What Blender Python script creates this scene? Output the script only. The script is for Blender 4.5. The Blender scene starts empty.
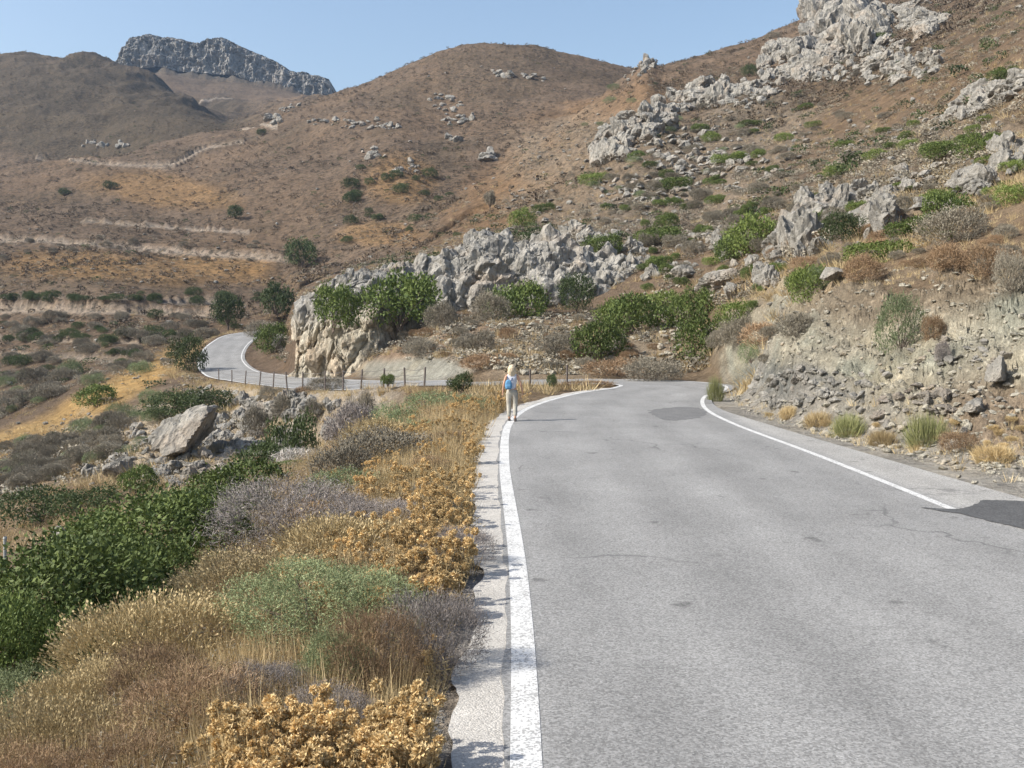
import bpy, math, random, time
import numpy as np
T0 = time.time()
rng = np.random.default_rng(7)
random.seed(7)
scene = bpy.context.scene
COL = scene.collection
# ------------------------------------------------------------------ camera
CAMH = 2.6
FPX = 1000.0
VH = 330.0                       # eye-level row of the photograph
cam_d = bpy.data.cameras.new('camera')
cam = bpy.data.objects.new('camera', cam_d)
COL.objects.link(cam)
cam.location = (0, 0, CAMH)
cam.rotation_euler = (math.radians(90), 0, 0)
cam_d.sensor_width = 36
cam_d.lens = 36 * FPX / 1024
cam_d.shift_y = -(384 - VH) / 1024
cam_d.clip_end = 6000
cam_d.clip_start = 0.05
scene.camera = cam

# ------------------------------------------------------------------ noise
def _h(ix, iy, iz, seed):
    h = (ix.astype(np.uint32) * np.uint32(374761393) + iy.astype(np.uint32) * np.uint32(668265263)
         + iz.astype(np.uint32) * np.uint32(2147483647) + np.uint32((seed * 974711) & 0xffffffff))
    h = (h ^ (h >> np.uint32(13))) * np.uint32(1274126177)
    h = (h ^ (h >> np.uint32(16))) * np.uint32(2246822519)
    h = h ^ (h >> np.uint32(15))
    return h.astype(np.float32) * np.float32(1 / 4294967296.0)

def vnoise(x, y, z, seed=0):
    xi = np.floor(x); yi = np.floor(y); zi = np.floor(z)
    fx = x - xi; fy = y - yi; fz = z - zi
    fx = fx * fx * (3 - 2 * fx); fy = fy * fy * (3 - 2 * fy); fz = fz * fz * (3 - 2 * fz)
    xi = xi.astype(np.int64); yi = yi.astype(np.int64); zi = zi.astype(np.int64)
    r = 0
    for dx in (0, 1):
        wx = fx if dx else 1 - fx
        for dy in (0, 1):
            wy = fy if dy else 1 - fy
            for dz in (0, 1):
                wz = fz if dz else 1 - fz
                r = r + wx * wy * wz * _h(xi + dx, yi + dy, zi + dz, seed)
    return r * 2 - 1

def fbm(x, y, z, oct=4, seed=0, gain=.5, ridged=False):
    a = 1.0; s = 0; t = 0
    for o in range(oct):
        n = vnoise(x, y, z, seed + o * 17)
        if ridged: n = 1 - 2 * np.abs(n)
        s = s + a * n; t += a; a *= gain
        x = x * 2.03 + 11.3; y = y * 2.03 + 5.7; z = z * 2.03 + 3.1
    return s / t

def worley(x, y, z, seed=0):
    xi = np.floor(x).astype(np.int64); yi = np.floor(y).astype(np.int64); zi = np.floor(z).astype(np.int64)
    f1 = np.full(x.shape, 9.0); f2 = np.full(x.shape, 9.0); cid = np.zeros(x.shape)
    for dx in (-1, 0, 1):
        for dy in (-1, 0, 1):
            for dz in (-1, 0, 1):
                a, b, c = xi + dx, yi + dy, zi + dz
                px = a + _h(a, b, c, seed); py = b + _h(a, b, c, seed + 1); pz = c + _h(a, b, c, seed + 2)
                d = np.sqrt((px - x) ** 2 + (py - y) ** 2 + (pz - z) ** 2)
                nw = d < f1
                f2 = np.where(nw, f1, np.minimum(f2, d))
                cid = np.where(nw, _h(a, b, c, seed + 3), cid)
                f1 = np.where(nw, d, f1)
    return f1, f2, cid

def sstep(a, b, x):
    t = np.clip((x - a) / (b - a), 0, 1)
    return t * t * (3 - 2 * t)

# ------------------------------------------------------------------ mesh helpers
def mk_mesh(name, V, F, mat=None, smooth=False, cols=None, fattr=None, tint=None):
    """V (n,3); F an (m,k) int array or a list of such arrays."""
    me = bpy.data.meshes.new(name)
    V = np.ascontiguousarray(V, dtype=np.float32)
    Fs = F if isinstance(F, list) else [F]
    Fs = [np.asarray(f, dtype=np.int32) for f in Fs if len(f)]
    me.vertices.add(len(V)); me.vertices.foreach_set('co', V.ravel())
    nl = sum(f.size for f in Fs); npoly = sum(len(f) for f in Fs)
    me.loops.add(nl); me.polygons.add(npoly)
    me.loops.foreach_set('vertex_index', np.concatenate([f.ravel() for f in Fs]))
    tot = np.concatenate([np.full(len(f), f.shape[1], np.int32) for f in Fs])
    st = np.zeros(npoly, np.int32); st[1:] = np.cumsum(tot)[:-1]
    me.polygons.foreach_set('loop_start', st)
    me.polygons.foreach_set('loop_total', tot)
    me.polygons.foreach_set('use_smooth', np.full(npoly, smooth, bool))
    me.update(calc_edges=True)
    if cols is not None:
        a = me.attributes.new('Col', 'FLOAT_COLOR', 'POINT')
        c = np.ones((len(V), 4), np.float32); c[:, :3] = cols
        a.data.foreach_set('color', c.ravel())
    if tint is not None:
        a = me.attributes.new('tint', 'FLOAT', 'POINT')
        a.data.foreach_set('value', np.asarray(tint, np.float32))
    if mat: me.materials.append(mat)
    return me

def link(name, me, parent=None, loc=(0, 0, 0)):
    o = bpy.data.objects.new(name, me)
    COL.objects.link(o); o.location = loc
    if parent: o.parent = parent
    return o

def tag(o, label=None, cat=None, group=None, kind=None):
    if label: o['label'] = label
    if cat: o['category'] = cat
    if group: o['group'] = group
    if kind: o['kind'] = kind
    return o

def grid_faces(nr, nc):
    i = np.arange(nr * nc).reshape(nr, nc)
    return np.stack([i[:-1, :-1], i[:-1, 1:], i[1:, 1:], i[1:, :-1]], -1).reshape(-1, 4)

# ------------------------------------------------------------------ materials
class NT:
    def __init__(s, name):
        s.m = bpy.data.materials.new(name); s.m.use_nodes = True
        s.t = s.m.node_tree; s.t.nodes.clear()
        s.out = s.t.nodes.new('ShaderNodeOutputMaterial')
    def n(s, typ, **kw):
        nd = s.t.nodes.new(typ)
        for k, v in kw.items():
            if k.startswith('i_'):
                key = k[2:]
                key = int(key) if key.isdigit() else key.replace('_', ' ')
                nd.inputs[key].default_value = v
            else: setattr(nd, k, v)
        return nd
    def l(s, a, b): s.t.links.new(a, b)
    def noise(s, vec, scale, detail=4, rough=.6, lo=.3, hi=.7):
        n = s.n('ShaderNodeTexNoise', i_Scale=scale, i_Detail=detail, i_Roughness=rough)
        s.l(vec, n.inputs['Vector'])
        r = s.n('ShaderNodeMapRange', i_1=lo, i_2=hi)
        s.l(n.outputs['Fac'], r.inputs[0]); return r.outputs[0]
    def mix(s, fac, a, b, mode='MIX'):
        m = s.n('ShaderNodeMix', data_type='RGBA', blend_type=mode, clamp_result=False)
        for sock, v in ((m.inputs[0], fac), (m.inputs[6], a), (m.inputs[7], b)):
            if isinstance(v, (int, float)): sock.default_value = v
            elif isinstance(v, (tuple, list)): sock.default_value = tuple(v) + ((1,) if len(v) == 3 else ())
            else: s.l(v, sock)
        return m.outputs[2]
    def math(s, op, a, b=0.0, c=None):
        m = s.n('ShaderNodeMath', operation=op)
        for i, v in enumerate((a, b, c)):
            if v is None: continue
            if isinstance(v, (int, float)): m.inputs[i].default_value = v
            else: s.l(v, m.inputs[i])
        return m.outputs[0]
    def gain(s, col, f):            # multiply colour by a scalar socket
        v = s.n('ShaderNodeVectorMath', operation='SCALE'); s.l(col, v.inputs[0])
        if isinstance(f, (int, float)): v.inputs['Scale'].default_value = f
        else: s.l(f, v.inputs['Scale'])
        return v.outputs[0]
    def bsdf(s, col, rough=.95, spec=.15, bump=None, bs=.5, bd=.1):
        b = s.n('ShaderNodeBsdfPrincipled'); 
        if isinstance(col, (tuple, list)): b.inputs['Base Color'].default_value = tuple(col) + (1,)
        else: s.l(col, b.inputs['Base Color'])
        b.inputs['Roughness'].default_value = rough
        b.inputs['Specular IOR Level'].default_value = spec
        if bump is not None:
            bp = s.n('ShaderNodeBump', i_Strength=bs, i_Distance=bd)
            s.l(bump, bp.inputs['Height']); s.l(bp.outputs[0], b.inputs['Normal'])
        s.l(b.outputs[0], s.out.inputs['Surface']); return b

def coords(nt, typ='Object'):
    return nt.n('ShaderNodeTexCoord').outputs[typ]

def mat_ground():
    t = NT('dry_earth'); c = coords(t)
    a = t.n('ShaderNodeAttribute', attribute_name='Col').outputs['Color']
    big = t.noise(c, .06, 8, .62, .3, .7)
    mid = t.noise(c, .9, 6, .7, .3, .7)
    fin = t.noise(c, 14, 5, .7, .25, .75)
    f = t.math('MULTIPLY_ADD', big, .5, .75)
    f2 = t.math('MULTIPLY_ADD', mid, .62, .68)
    f3 = t.math('MULTIPLY_ADD', fin, .66, .67)
    col = t.gain(a, t.math('MULTIPLY', t.math('MULTIPLY', f, f2), f3))
    pit = t.noise(c, 4.5, 6, .75, .3, .6)
    col = t.gain(col, t.math('MULTIPLY_ADD', pit, .4, .72))
    # low heath cushions too small to model far away: real colour mottling of the slope
    dist = t.n('ShaderNodeSeparateXYZ'); t.l(c, dist.inputs[0])
    fr = t.n('ShaderNodeMapRange', i_1=110.0, i_2=190.0); t.l(dist.outputs['Y'], fr.inputs[0])
    hm = t.noise(c, .55, 9, .8, .47, .58); hn = t.noise(c, .035, 4, .6, .35, .6)
    hf = t.math('MULTIPLY', t.math('MULTIPLY', hm, t.math('MULTIPLY_ADD', hn, .5, .45)), fr.outputs[0])
    col = t.mix(hf, col, t.mix(1.0, col, (.30, .35, .38), 'MULTIPLY'))
    straw = t.noise(c, .25, 7, .7, .5, .72)
    col = t.mix(t.math('MULTIPLY', straw, .35), col, t.mix(1.0, col, (1.35, 1.12, .75), 'MULTIPLY'))
    h = t.math('ADD', t.math('ADD', t.math('MULTIPLY', mid, .8), t.math('MULTIPLY', fin, .2)), t.math('MULTIPLY', pit, .5))
    t.bsdf(col, .98, .05, h, .9, .28)
    return t.m

def mat_rock(name, base=(.40, .39, .365), ochre=.25, scale=1.0, use_attr=False):
    t = NT(name); c = coords(t)
    st = t.n('ShaderNodeMapping'); st.inputs['Scale'].default_value = (1.0, 1.0, .35); t.l(c, st.inputs['Vector'])
    n1 = t.noise(st.outputs[0], .55 * scale, 9, .68, .32, .68)
    n2 = t.noise(c, 2.6 * scale, 8, .7, .3, .7)
    n3 = t.noise(c, .22 * scale, 4, .6, .52, .68)
    n4 = t.noise(st.outputs[0], 1.6 * scale, 8, .75, .55, .72)
    if use_attr: base = t.n('ShaderNodeAttribute', attribute_name='Col').outputs['Color']
    else: base = t.mix(0, base, base)
    col = t.gain(base, t.math('MULTIPLY_ADD', n1, .5, .72))
    col = t.gain(col, t.math('MULTIPLY_ADD', n2, .5, .75))
    col = t.mix(t.math('MULTIPLY', n3, ochre), col, (.42, .27, .15))
    col = t.mix(t.math('MULTIPLY', n4, .6), col, (.10, .098, .09))
    vo = t.n('ShaderNodeTexVoronoi', feature='DISTANCE_TO_EDGE', i_Scale=.9 * scale); t.l(st.outputs[0], vo.inputs['Vector'])
    cr = t.n('ShaderNodeMapRange', i_1=0.0, i_2=.12); t.l(vo.outputs['Distance'], cr.inputs[0])
    col = t.gain(col, t.math('MULTIPLY_ADD', cr.outputs[0], .35, .65))
    h = t.math('ADD', t.math('ADD', t.math('MULTIPLY', n1, 1.0), t.math('MULTIPLY', n2, .4)), t.math('MULTIPLY', cr.outputs[0], .25))
    t.bsdf(col, .95, .12, h, .9, .28 / scale)
    return t.m

def mat_leaf(name, c1, c2, transl=.25, rough=.65, objvar=.25):
    t = NT(name)
    a = t.n('ShaderNodeAttribute', attribute_name='tint').outputs['Fac']
    oi = t.n('ShaderNodeObjectInfo').outputs['Random']
    col = t.mix(a, c1, c2)
    col = t.gain(col, t.math('MULTIPLY_ADD', oi, objvar * 2, 1 - objvar))
    b = t.n('ShaderNodeBsdfPrincipled'); t.l(col, b.inputs['Base Color'])
    b.inputs['Roughness'].default_value = rough; b.inputs['Specular IOR Level'].default_value = .25
    if transl > 0:
        tr = t.n('ShaderNodeBsdfTranslucent'); t.l(col, tr.inputs['Color'])
        mx = t.n('ShaderNodeMixShader'); mx.inputs[0].default_value = transl
        t.l(b.outputs[0], mx.inputs[1]); t.l(tr.outputs[0], mx.inputs[2]); t.l(mx.outputs[0], t.out.inputs['Surface'])
    else: t.l(b.outputs[0], t.out.inputs['Surface'])
    return t.m

def mat_plain(name, col, rough=.8, var=.15, scale=30, metallic=0):
    t = NT(name); c = coords(t)
    n = t.noise(c, scale, 4, .6)
    cc = t.gain(t.mix(0, col, col), t.math('MULTIPLY_ADD', n, var * 2, 1 - var))
    b = t.bsdf(cc, rough, .2, n, .2, .01); b.inputs['Metallic'].default_value = metallic
    return t.m

def mat_asphalt():
    t = NT('weathered_asphalt'); c = coords(t)
    off = t.n('ShaderNodeAttribute', attribute_name='tint').outputs['Fac']
    chip = t.n('ShaderNodeTexVoronoi', i_Scale=62.0); t.l(c, chip.inputs['Vector'])
    sep = t.n('ShaderNodeSeparateColor'); t.l(chip.outputs['Color'], sep.inputs[0])
    chv = t.n('ShaderNodeMapRange', i_1=.0, i_2=1., i_3=.66, i_4=1.34); t.l(sep.outputs[0], chv.inputs[0])
    gr = t.noise(c, 45, 3, .8, .25, .75)
    st = t.n('ShaderNodeMapping'); st.inputs['Scale'].default_value = (1.0, .22, 1.0); t.l(c, st.inputs['Vector'])
    strk = t.noise(st.outputs[0], 1.1, 6, .65, .3, .75)
    blo = t.noise(c, .35, 5, .6, .3, .72)
    # polished wheel paths a little darker than the crown
    w = t.math('ABSOLUTE', t.math('SINE', t.math('MULTIPLY', off, 1.95)))
    w = t.math('POWER', w, 2.0)
    f = t.math('MULTIPLY', chv.outputs[0], t.math('MULTIPLY_ADD', gr, .5, .75))
    f = t.math('MULTIPLY', f, t.math('MULTIPLY_ADD', strk, .26, .86))
    f = t.math('MULTIPLY', f, t.math('MULTIPLY_ADD', blo, .26, .86))
    f = t.math('MULTIPLY', f, t.math('MULTIPLY_ADD', w, -.10, 1.04))
    spots = t.noise(c, 1.5, 3, .5, .66, .72)
    f = t.math('MULTIPLY', f, t.math('MULTIPLY_ADD', spots, -.42, 1.0))
    # pale dusty margin to the right of the edge line
    mg = t.n('ShaderNodeMapRange', i_1=3.2, i_2=3.6); t.l(off, mg.inputs[0])
    base = t.mix(mg.outputs[0], (.24, .238, .23), (.32, .312, .292))
    col = t.gain(base, f)
    # hairline cracks
    cm = t.n('ShaderNodeTexNoise', i_Scale=1.2, i_Detail=3.0); t.l(c, cm.inputs['Vector'])
    ad = t.n('ShaderNodeVectorMath', operation='ADD'); t.l(c, ad.inputs[0]); t.l(cm.outputs['Color'], ad.inputs[1])
    vo = t.n('ShaderNodeTexVoronoi', feature='DISTANCE_TO_EDGE', i_Scale=.33); t.l(ad.outputs[0], vo.inputs['Vector'])
    cr = t.n('ShaderNodeMapRange', i_1=0.004, i_2=.012, i_3=1., i_4=0.); t.l(vo.outputs['Distance'], cr.inputs[0])
    ms = t.noise(c, .25, 2, .5, .55, .62)
    col = t.mix(t.math('MULTIPLY', t.math('MULTIPLY', cr.outputs[0], ms), .55), col, (.08, .08, .08))
    t.bsdf(col, .9, .25, t.math('ADD', sep.outputs[0], gr), .45, .006)
    return t.m

def mat_paint():
    t = NT('worn_white_paint'); c = coords(t)
    chip = t.n('ShaderNodeTexVoronoi', i_Scale=62.0); t.l(c, chip.inputs['Vector'])
    sep = t.n('ShaderNodeSeparateColor'); t.l(chip.outputs['Color'], sep.inputs[0])
    gr = t.noise(c, 50, 4, .8, .3, .7)
    wr = t.noise(c, 2.2, 5, .7, .35, .7)
    worn = t.math('GREATER_THAN', t.math('ADD', t.math('MULTIPLY', sep.outputs[0], .75), t.math('MULTIPLY', wr, .55)), .78)
    dirt = t.math('MULTIPLY_ADD', gr, .22, .82)
    col = t.gain(t.mix(0, (.60, .60, .585), (.60, .60, .585)), dirt)
    col = t.mix(worn, col, (.32, .32, .31))
    t.bsdf(col, .8, .2, gr, .3, .004)
    return t.m

def mat_gravel(name, base, sc=38.0):
    t = NT(name); c = coords(t)
    ch = t.n('ShaderNodeTexVoronoi', i_Scale=sc); t.l(c, ch.inputs['Vector'])
    sep = t.n('ShaderNodeSeparateColor'); t.l(ch.outputs['Color'], sep.inputs[0])
    f = t.math('MULTIPLY', t.math('MULTIPLY_ADD', sep.outputs[0], .4, .8), t.math('MULTIPLY_ADD', t.noise(c, sc * 1.7, 3, .8), .5, .75))
    n = t.noise(c, 2.0, 5, .7)
    f = t.math('MULTIPLY', f, t.math('MULTIPLY_ADD', n, .3, .85))
    col = t.gain(t.mix(0, base, base), f)
    t.bsdf(col, .95, .1, t.math('SUBTRACT', 1.0, ch.outputs['Distance']), .5, .01)
    return t.m

M_GROUND = mat_ground()
M_ROCK = mat_rock('limestone', (.315, .30, .268))
M_BLUFF = mat_rock('limestone_cliff', use_attr=True, ochre=.3)
M_STONE = mat_rock('grey_stone', (.38, .355, .29), .3, 4.0)
M_FARROCK = mat_rock('distant_limestone', (.30, .29, .27), .15, .12)
M_ASPHALT = mat_asphalt()
M_PAINT = mat_paint()
M_GRAVEL = mat_gravel('pale_gravel', (.42, .40, .365), 70.0)
L = {
    'green': mat_leaf('green_leaf', (.04, .066, .018), (.155, .20, .055), .12),
    'dark': mat_leaf('dark_leaf', (.035, .055, .022), (.09, .12, .045), .2),
    'bright': mat_leaf('bright_leaf', (.075, .115, .025), (.21, .26, .07), .12),
    'olive': mat_leaf('olive_leaf', (.11, .15, .07), (.24, .28, .15), .2),
    'silver': mat_leaf('silvery_leaf', (.09, .115, .05), (.30, .34, .18), .2),
    'grey': mat_leaf('grey_twig', (.10, .088, .066), (.30, .27, .21), .0),
    'lilac': mat_leaf('lilac_grey_twig', (.10, .088, .08), (.32, .285, .265), .0),
    'rust': mat_leaf('rusty_twig', (.11, .072, .042), (.38, .26, .155), .0),
    'tan': mat_leaf('tan_seed_head', (.16, .12, .06), (.50, .40, .22), .1),
    'straw': mat_leaf('straw', (.32, .23, .11), (.62, .50, .29), .15),
    'gold': mat_leaf('golden_thistle', (.27, .165, .06), (.80, .62, .33), .15),
    'heath': mat_leaf('heath_scrub', (.11, .085, .06), (.23, .175, .12), .0),
    'rush': mat_leaf('rush_green', (.15, .17, .07), (.40, .40, .18), .1),
    'wood': mat_leaf('bark', (.12, .09, .07), (.20, .16, .13), .0),
    'deadwood': mat_leaf('bleached_wood', (.34, .31, .28), (.5, .47, .43), .0),
}

# ------------------------------------------------------------------ road centreline
def catmull(P, n=96):
    P = np.array(P, float); out = []
    for i in range(len(P) - 1):
        p0 = P[max(i - 1, 0)]; p1 = P[i]; p2 = P[i + 1]; p3 = P[min(i + 2, len(P) - 1)]
        for k in range(n):
            t = k / n
            out.append(.5 * (2 * p1 + (p2 - p0) * t + (2 * p0 - 5 * p1 + 4 * p2 - p3) * t * t + (-p0 + 3 * p1 - 3 * p2 + p3) * t ** 3))
    out.append(P[-1]); return np.array(out)
#        x, y, z, left line offset, right line offset, right paved edge offset
RC = catmull([
    (3.3, -45, 0, 3.15, 3.15, 5.2), (3.28, -20, 0, 3.15, 3.15, 5.2), (3.27, 0, 0, 3.2, 3.15, 5.2), (3.25, 10, 0, 3.17, 3.15, 5.0), (3.15, 20, 0, 3.3, 3.2, 4.4),
    (3.15, 28, 0, 3.2, 3.0, 3.9), (3.75, 34, 0, 3.0, 2.75, 3.2), (5.2, 40, 0, 2.7, 2.5, 2.8), (6.9, 44, 0, 2.5, 2.4, 2.7),
    (7.5, 47.5, 0, 2.4, 2.4, 2.8), (6.0, 50.1, 0, 2.4, 2.5, 2.9), (3.0, 50.6, 0, 2.5, 2.6, 3.0),
    (-1.5, 51.2, -.1, 2.6, 2.6, 3.0), (-5.0, 55, -.4, 2.6, 2.6, 3), (-8.4, 61, -.78, 2.6, 2.6, 3), (-12.8, 70, -1.2, 2.6, 2.6, 3), (-17.2, 80, -1.55, 2.6, 2.6, 3),
    (-23.8, 95, -2.0, 2.6, 2.6, 3), (-31.0, 110, -2.1, 2.6, 2.6, 3), (-36.5, 125, -1.0, 2.6, 2.6, 3), (-40.0, 142, .8, 2.6, 2.6, 3), (-41.5, 160, 2.1, 2.6, 2.6, 3),
    (-36, 180, 3, 2.6, 2.6, 3), (-24, 198, 4, 2.6, 2.6, 3), (-8, 212, 5, 2.6, 2.6, 3)])
tan = np.gradient(RC[:, :2], axis=0); tan /= np.linalg.norm(tan, axis=1)[:, None]
NR = np.stack([tan[:, 1], -tan[:, 0]], 1)          # to the right of travel
BANKING = .075 * sstep(50.8, 58, RC[:, 1]) * (1 - sstep(118, 135, RC[:, 1]))

def road_strip(name, o1, o2, dz, mat, i0=0, i1=None, nx=2, wob=0, zcap=0):
    """strip between lateral offsets o1..o2 (arrays or numbers)"""
    i1 = len(RC) if i1 is None else i1
    idx = np.arange(i0, i1)
    o1 = np.broadcast_to(o1, (len(RC),))[idx].astype(float); o2 = np.broadcast_to(o2, (len(RC),))[idx].astype(float)
    if wob:
        yy = RC[idx, 1]
        o1 = o1 + wob * fbm(yy * 1.3, yy * 0, yy * 0, 4, 3)
    t = np.linspace(0, 1, nx)[None, :]
    off = o1[:, None] * (1 - t) + o2[:, None] * t
    X = RC[idx, 0][:, None] + NR[idx, 0][:, None] * off
    Y = RC[idx, 1][:, None] + NR[idx, 1][:, None] * off
    Z = RC[idx, 2][:, None] + dz + off * BANKING[idx][:, None]
    V = np.stack([X, Y, Z], -1).reshape(-1, 3)
    if name == 'gravel_shoulder': Z = Z.copy(); Z[:, 0] -= .05
    f = grid_faces(len(idx), nx)[:, ::-1]
    return mk_mesh(name, V, f, mat, tint=off.ravel())

# ------------------------------------------------------------------ terrain
def feat(pts):
    a = np.array(pts, float)
    return a[:, 0], a[:, 1], CAMH - (a[:, 2] - VH) / 1000 * a[:, 1]     # u, D, z
FEATS = [feat(p) for p in [
 [(-250,42,560),(0,50,520),(100,50,490),(200,50,480),(300,52,472),(350,52,440),(376,52,424),(420,47,400),(443,46,395),(500,46,391),(600,47.5,384.7),(690,50,382),(715,44,389),(740,36,402.2),(800,25.5,432),(900,22.6,445),(1024,19.3,464.7),(1250,16,492)],
 [(-250,70,500),(0,70,480),(100,72,443),(180,76,418),(225,92,392),(250,84,394),(300,73,394),(376,56,397),(443,51,389),(500,55,378),(600,57,374),(700,58,366),(720,50,368),(740,42,376),(800,31,372),(900,26.5,390),(1024,22,405),(1250,18,400)],
 [(-250,120,430),(0,110,440),(60,110,425),(100,104,398),(180,108,373),(225,112,364),(250,104,368),(280,92,378),(300,88,378),(340,80,372),(376,72,360),(443,68,352),(500,68,348),(600,66,345),(700,68,322),(740,55,310),(800,40,306),(840,35.5,290),(900,31,292),(1024,26.5,272),(1250,23,250)],
 [(-250,145,399),(0,130,411),(100,127,377),(180,130,362),(250,130,350),(283,100,372),(296,91,370),(340,88,366),(376,87,350),(443,87,316),(500,88,311),(560,88,309),(600,85,311),(640,82,304),(700,76,300),(740,64,291),(800,50,280),(840,43,272),(900,36,270),(1024,30,248),(1250,27,232)],
 [(-250,170,370),(0,150,385),(60,150,370),(100,150,358),(200,150,345),(250,160,335),(283,150,338),(296,103,320),(320,104,292),(350,105,282),(400,106,274),(450,107,262),(490,108,240),(560,108,248),(640,92,268),(700,88,262),(740,75,270),(800,60,258),(900,42,250),(1024,35,226),(1250,32,205)],
 [(-250,230,325),(0,210,330),(100,195,318),(200,205,312),(285,220,300),(300,160,292),(350,150,276),(400,140,266),(490,140,234),(560,140,234),(600,140,216),(640,130,222),(700,130,212),(740,110,212),(800,95,200),(900,66,196),(1024,62,150),(1250,55,100)],
 [(-250,330,235),(0,300,240),(100,275,249),(200,270,256),(285,260,266),(350,230,264),(400,210,252),(470,190,224),(520,190,208),(570,180,192),(600,180,178),(640,185,152),(700,190,142),(740,178,142),(800,172,132),(900,125,130),(1024,100,62),(1250,90,10)],
 [(-250,400,200),(0,395,200),(100,370,205),(200,350,205),(285,330,200),(350,300,210),(400,270,225),(430,250,216),(450,245,206),(500,275,176),(550,305,143),(600,345,102),(635,400,68),(642,400,60),(652,400,58),(660,400,64),(700,420,50),(735,430,42),(760,430,34),(790,430,22),(820,430,11),(900,380,-12),(1024,300,-45),(1250,220,-90)],
 [(-250,480,175),(0,470,166),(50,470,158),(100,465,157),(150,465,155),(200,460,152),(250,440,150),(285,420,150),(350,380,152),(400,345,165),(430,320,190),(460,315,192),(500,340,172),(550,370,140),(600,410,103),(642,440,72),(700,480,70),(820,500,30),(1024,400,-20),(1250,300,-50)],
 [(-250,560,185),(0,560,178),(50,560,172),(100,560,165),(150,550,145),(200,540,132),(250,530,128),(285,500,120),(350,450,110),(400,440,108),(450,420,125),(500,420,115),(550,430,105),(600,460,88),(642,500,80),(700,540,80),(820,560,40),(1024,480,0),(1250,400,-30)],
 [(-250,900,75),(0,860,56),(25,860,53),(50,860,56),(85,860,56),(110,858,59),(125,853,64),(140,846,72),(155,838,80),(170,820,90),(185,800,98),(200,780,112),(225,740,124),(250,650,121),(285,600,105),(320,570,98),(350,550,88),(372,545,81),(400,540,68),(420,535,60),(440,530,51),(460,530,46),(475,530,44),(500,530,44),(530,530,46),(560,530,52),(600,530,61),(642,540,66),(700,600,66),(820,640,45),(1024,600,0),(1250,500,-30)],
 [(-250,1000,95),(0,980,80),(100,980,88),(185,940,112),(250,850,117),(300,760,108),(350,650,104),(470,640,70),(642,650,90),(820,700,70),(1024,700,20),(1250,600,-10)],
 [(-250,1150,110),(0,1150,95),(100,1120,86),(130,1100,76),(170,1100,80),(200,1080,90),(250,1060,97),(300,1040,98),(340,1030,104),(400,1000,130),(1250,1000,130)],
 [(-250,1300,115),(60,1290,100),(112,1250,80),(130,1250,62),(200,1250,62),(250,1250,72),(290,1250,88),(338,1230,106),(400,1200,135),(1250,1200,135)],
 [(-250,1500,140),(1250,1500,140)],
]]
UC = np.unique(np.concatenate([np.linspace(-1500, -90, 60), np.arange(-90, 1114, 1.45), np.linspace(1114, 2700, 70)]))
ND = 1020
DG = 1.6 * (1500 / 1.6) ** np.linspace(0, 1, ND)
def near_z(x):
    t = -x - 1.0
    return np.where(t > 0, -.31 * (t - .8 * (1 - np.exp(-t / .8))), 0)
def column_knots(u):
    uc = min(max(u, -250), 1250)
    sc = 1.0 if uc == u else (uc - 512) / (u - 512)
    Ds = []; Zs = []
    for fu, fD, fz in FEATS:
        Ds.append(np.interp(uc, fu, fD) * sc); Zs.append(np.interp(uc, fu, fz))
    for i in range(1, len(Ds)):
        if Ds[i] < Ds[i - 1] + .5: Ds[i] = Ds[i - 1] + .5
    return Ds, Zs
ZG = np.zeros((len(UC), ND))
for i, u in enumerate(UC):
    Ds, Zs = column_knots(u)
    zf = np.interp(DG, Ds, Zs)
    x = (u - 512) / 1000 * DG
    zn = near_z(x)
    if u < 512:
        w = sstep(.55 * Ds[0], 1.0 * Ds[0], DG)
        zz = zn * (1 - w) + (zf) * w
    else:
        zz = np.where(DG < Ds[0], 0.0, zf)
    ZG[i] = zz
def smooth1(a, k, axis):
    ker = np.exp(-np.linspace(-2, 2, 2 * k + 1) ** 2); ker /= ker.sum()
    p = [(0, 0), (0, 0)]; p[axis] = (k, k)
    b = np.pad(a, p, mode='edge'); o = 0
    for j in range(2 * k + 1):
        o = o + ker[j] * (b[j:j + a.shape[0], :] if axis == 0 else b[:, j:j + a.shape[1]])
    return o
ZS = smooth1(ZG, 7, 1)
nearw = sstep(14, 30, DG)[None, :]
ZG = ZG * (1 - nearw) * .0 + ZS
ZG = smooth1(ZG, 4, 0)
XG = (UC[:, None] - 512) / 1000 * DG[None, :]
YG = np.broadcast_to(DG[None, :], XG.shape)
UG = np.broadcast_to(UC[:, None], XG.shape)
VG = VH + (CAMH - ZG) * 1000 / YG
# distance to the road
def road_dist(x, y):
    sh = x.shape; x = x.ravel(); y = y.ravel()
    best = np.full(x.shape, 1e9); side = np.zeros(x.shape); zr = np.zeros(x.shape); wl = np.zeros(x.shape); wr = np.zeros(x.shape)
    R = RC[::10]; N = NR[::10]
    for k in range(len(R)):
        dx = x - R[k, 0]; dy = y - R[k, 1]
        d = dx * dx + dy * dy
        m = d < best
        best[m] = d[m]; side[m] = (dx * N[k, 0] + dy * N[k, 1])[m]; zr[m] = R[k, 2]; wl[m] = R[k, 3]; wr[m] = R[k, 5]
    return [a.reshape(sh) for a in (np.sqrt(best), side, zr, wl, wr)]
kd = np.searchsorted(DG, 225)
rd = np.full(XG.shape, 99.0); rz = np.zeros(XG.shape); rs = np.zeros(XG.shape); rwl = np.full(XG.shape, 3.); rwr = np.full(XG.shape, 3.)
m = np.abs(XG[:, :kd]) < 90
a, b, c, d, e = road_dist(XG[:, :kd][m], YG[:, :kd][m])
for dst, src in ((rd, a), (rs, b), (rz, c), (rwl, d), (rwr, e)):
    tmp = dst[:, :kd]; tmp[m] = src
rz = rz + np.clip(rs, -4, 4) * .075 * sstep(50.8, 58, YG) * (1 - sstep(118, 135, YG))
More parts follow.
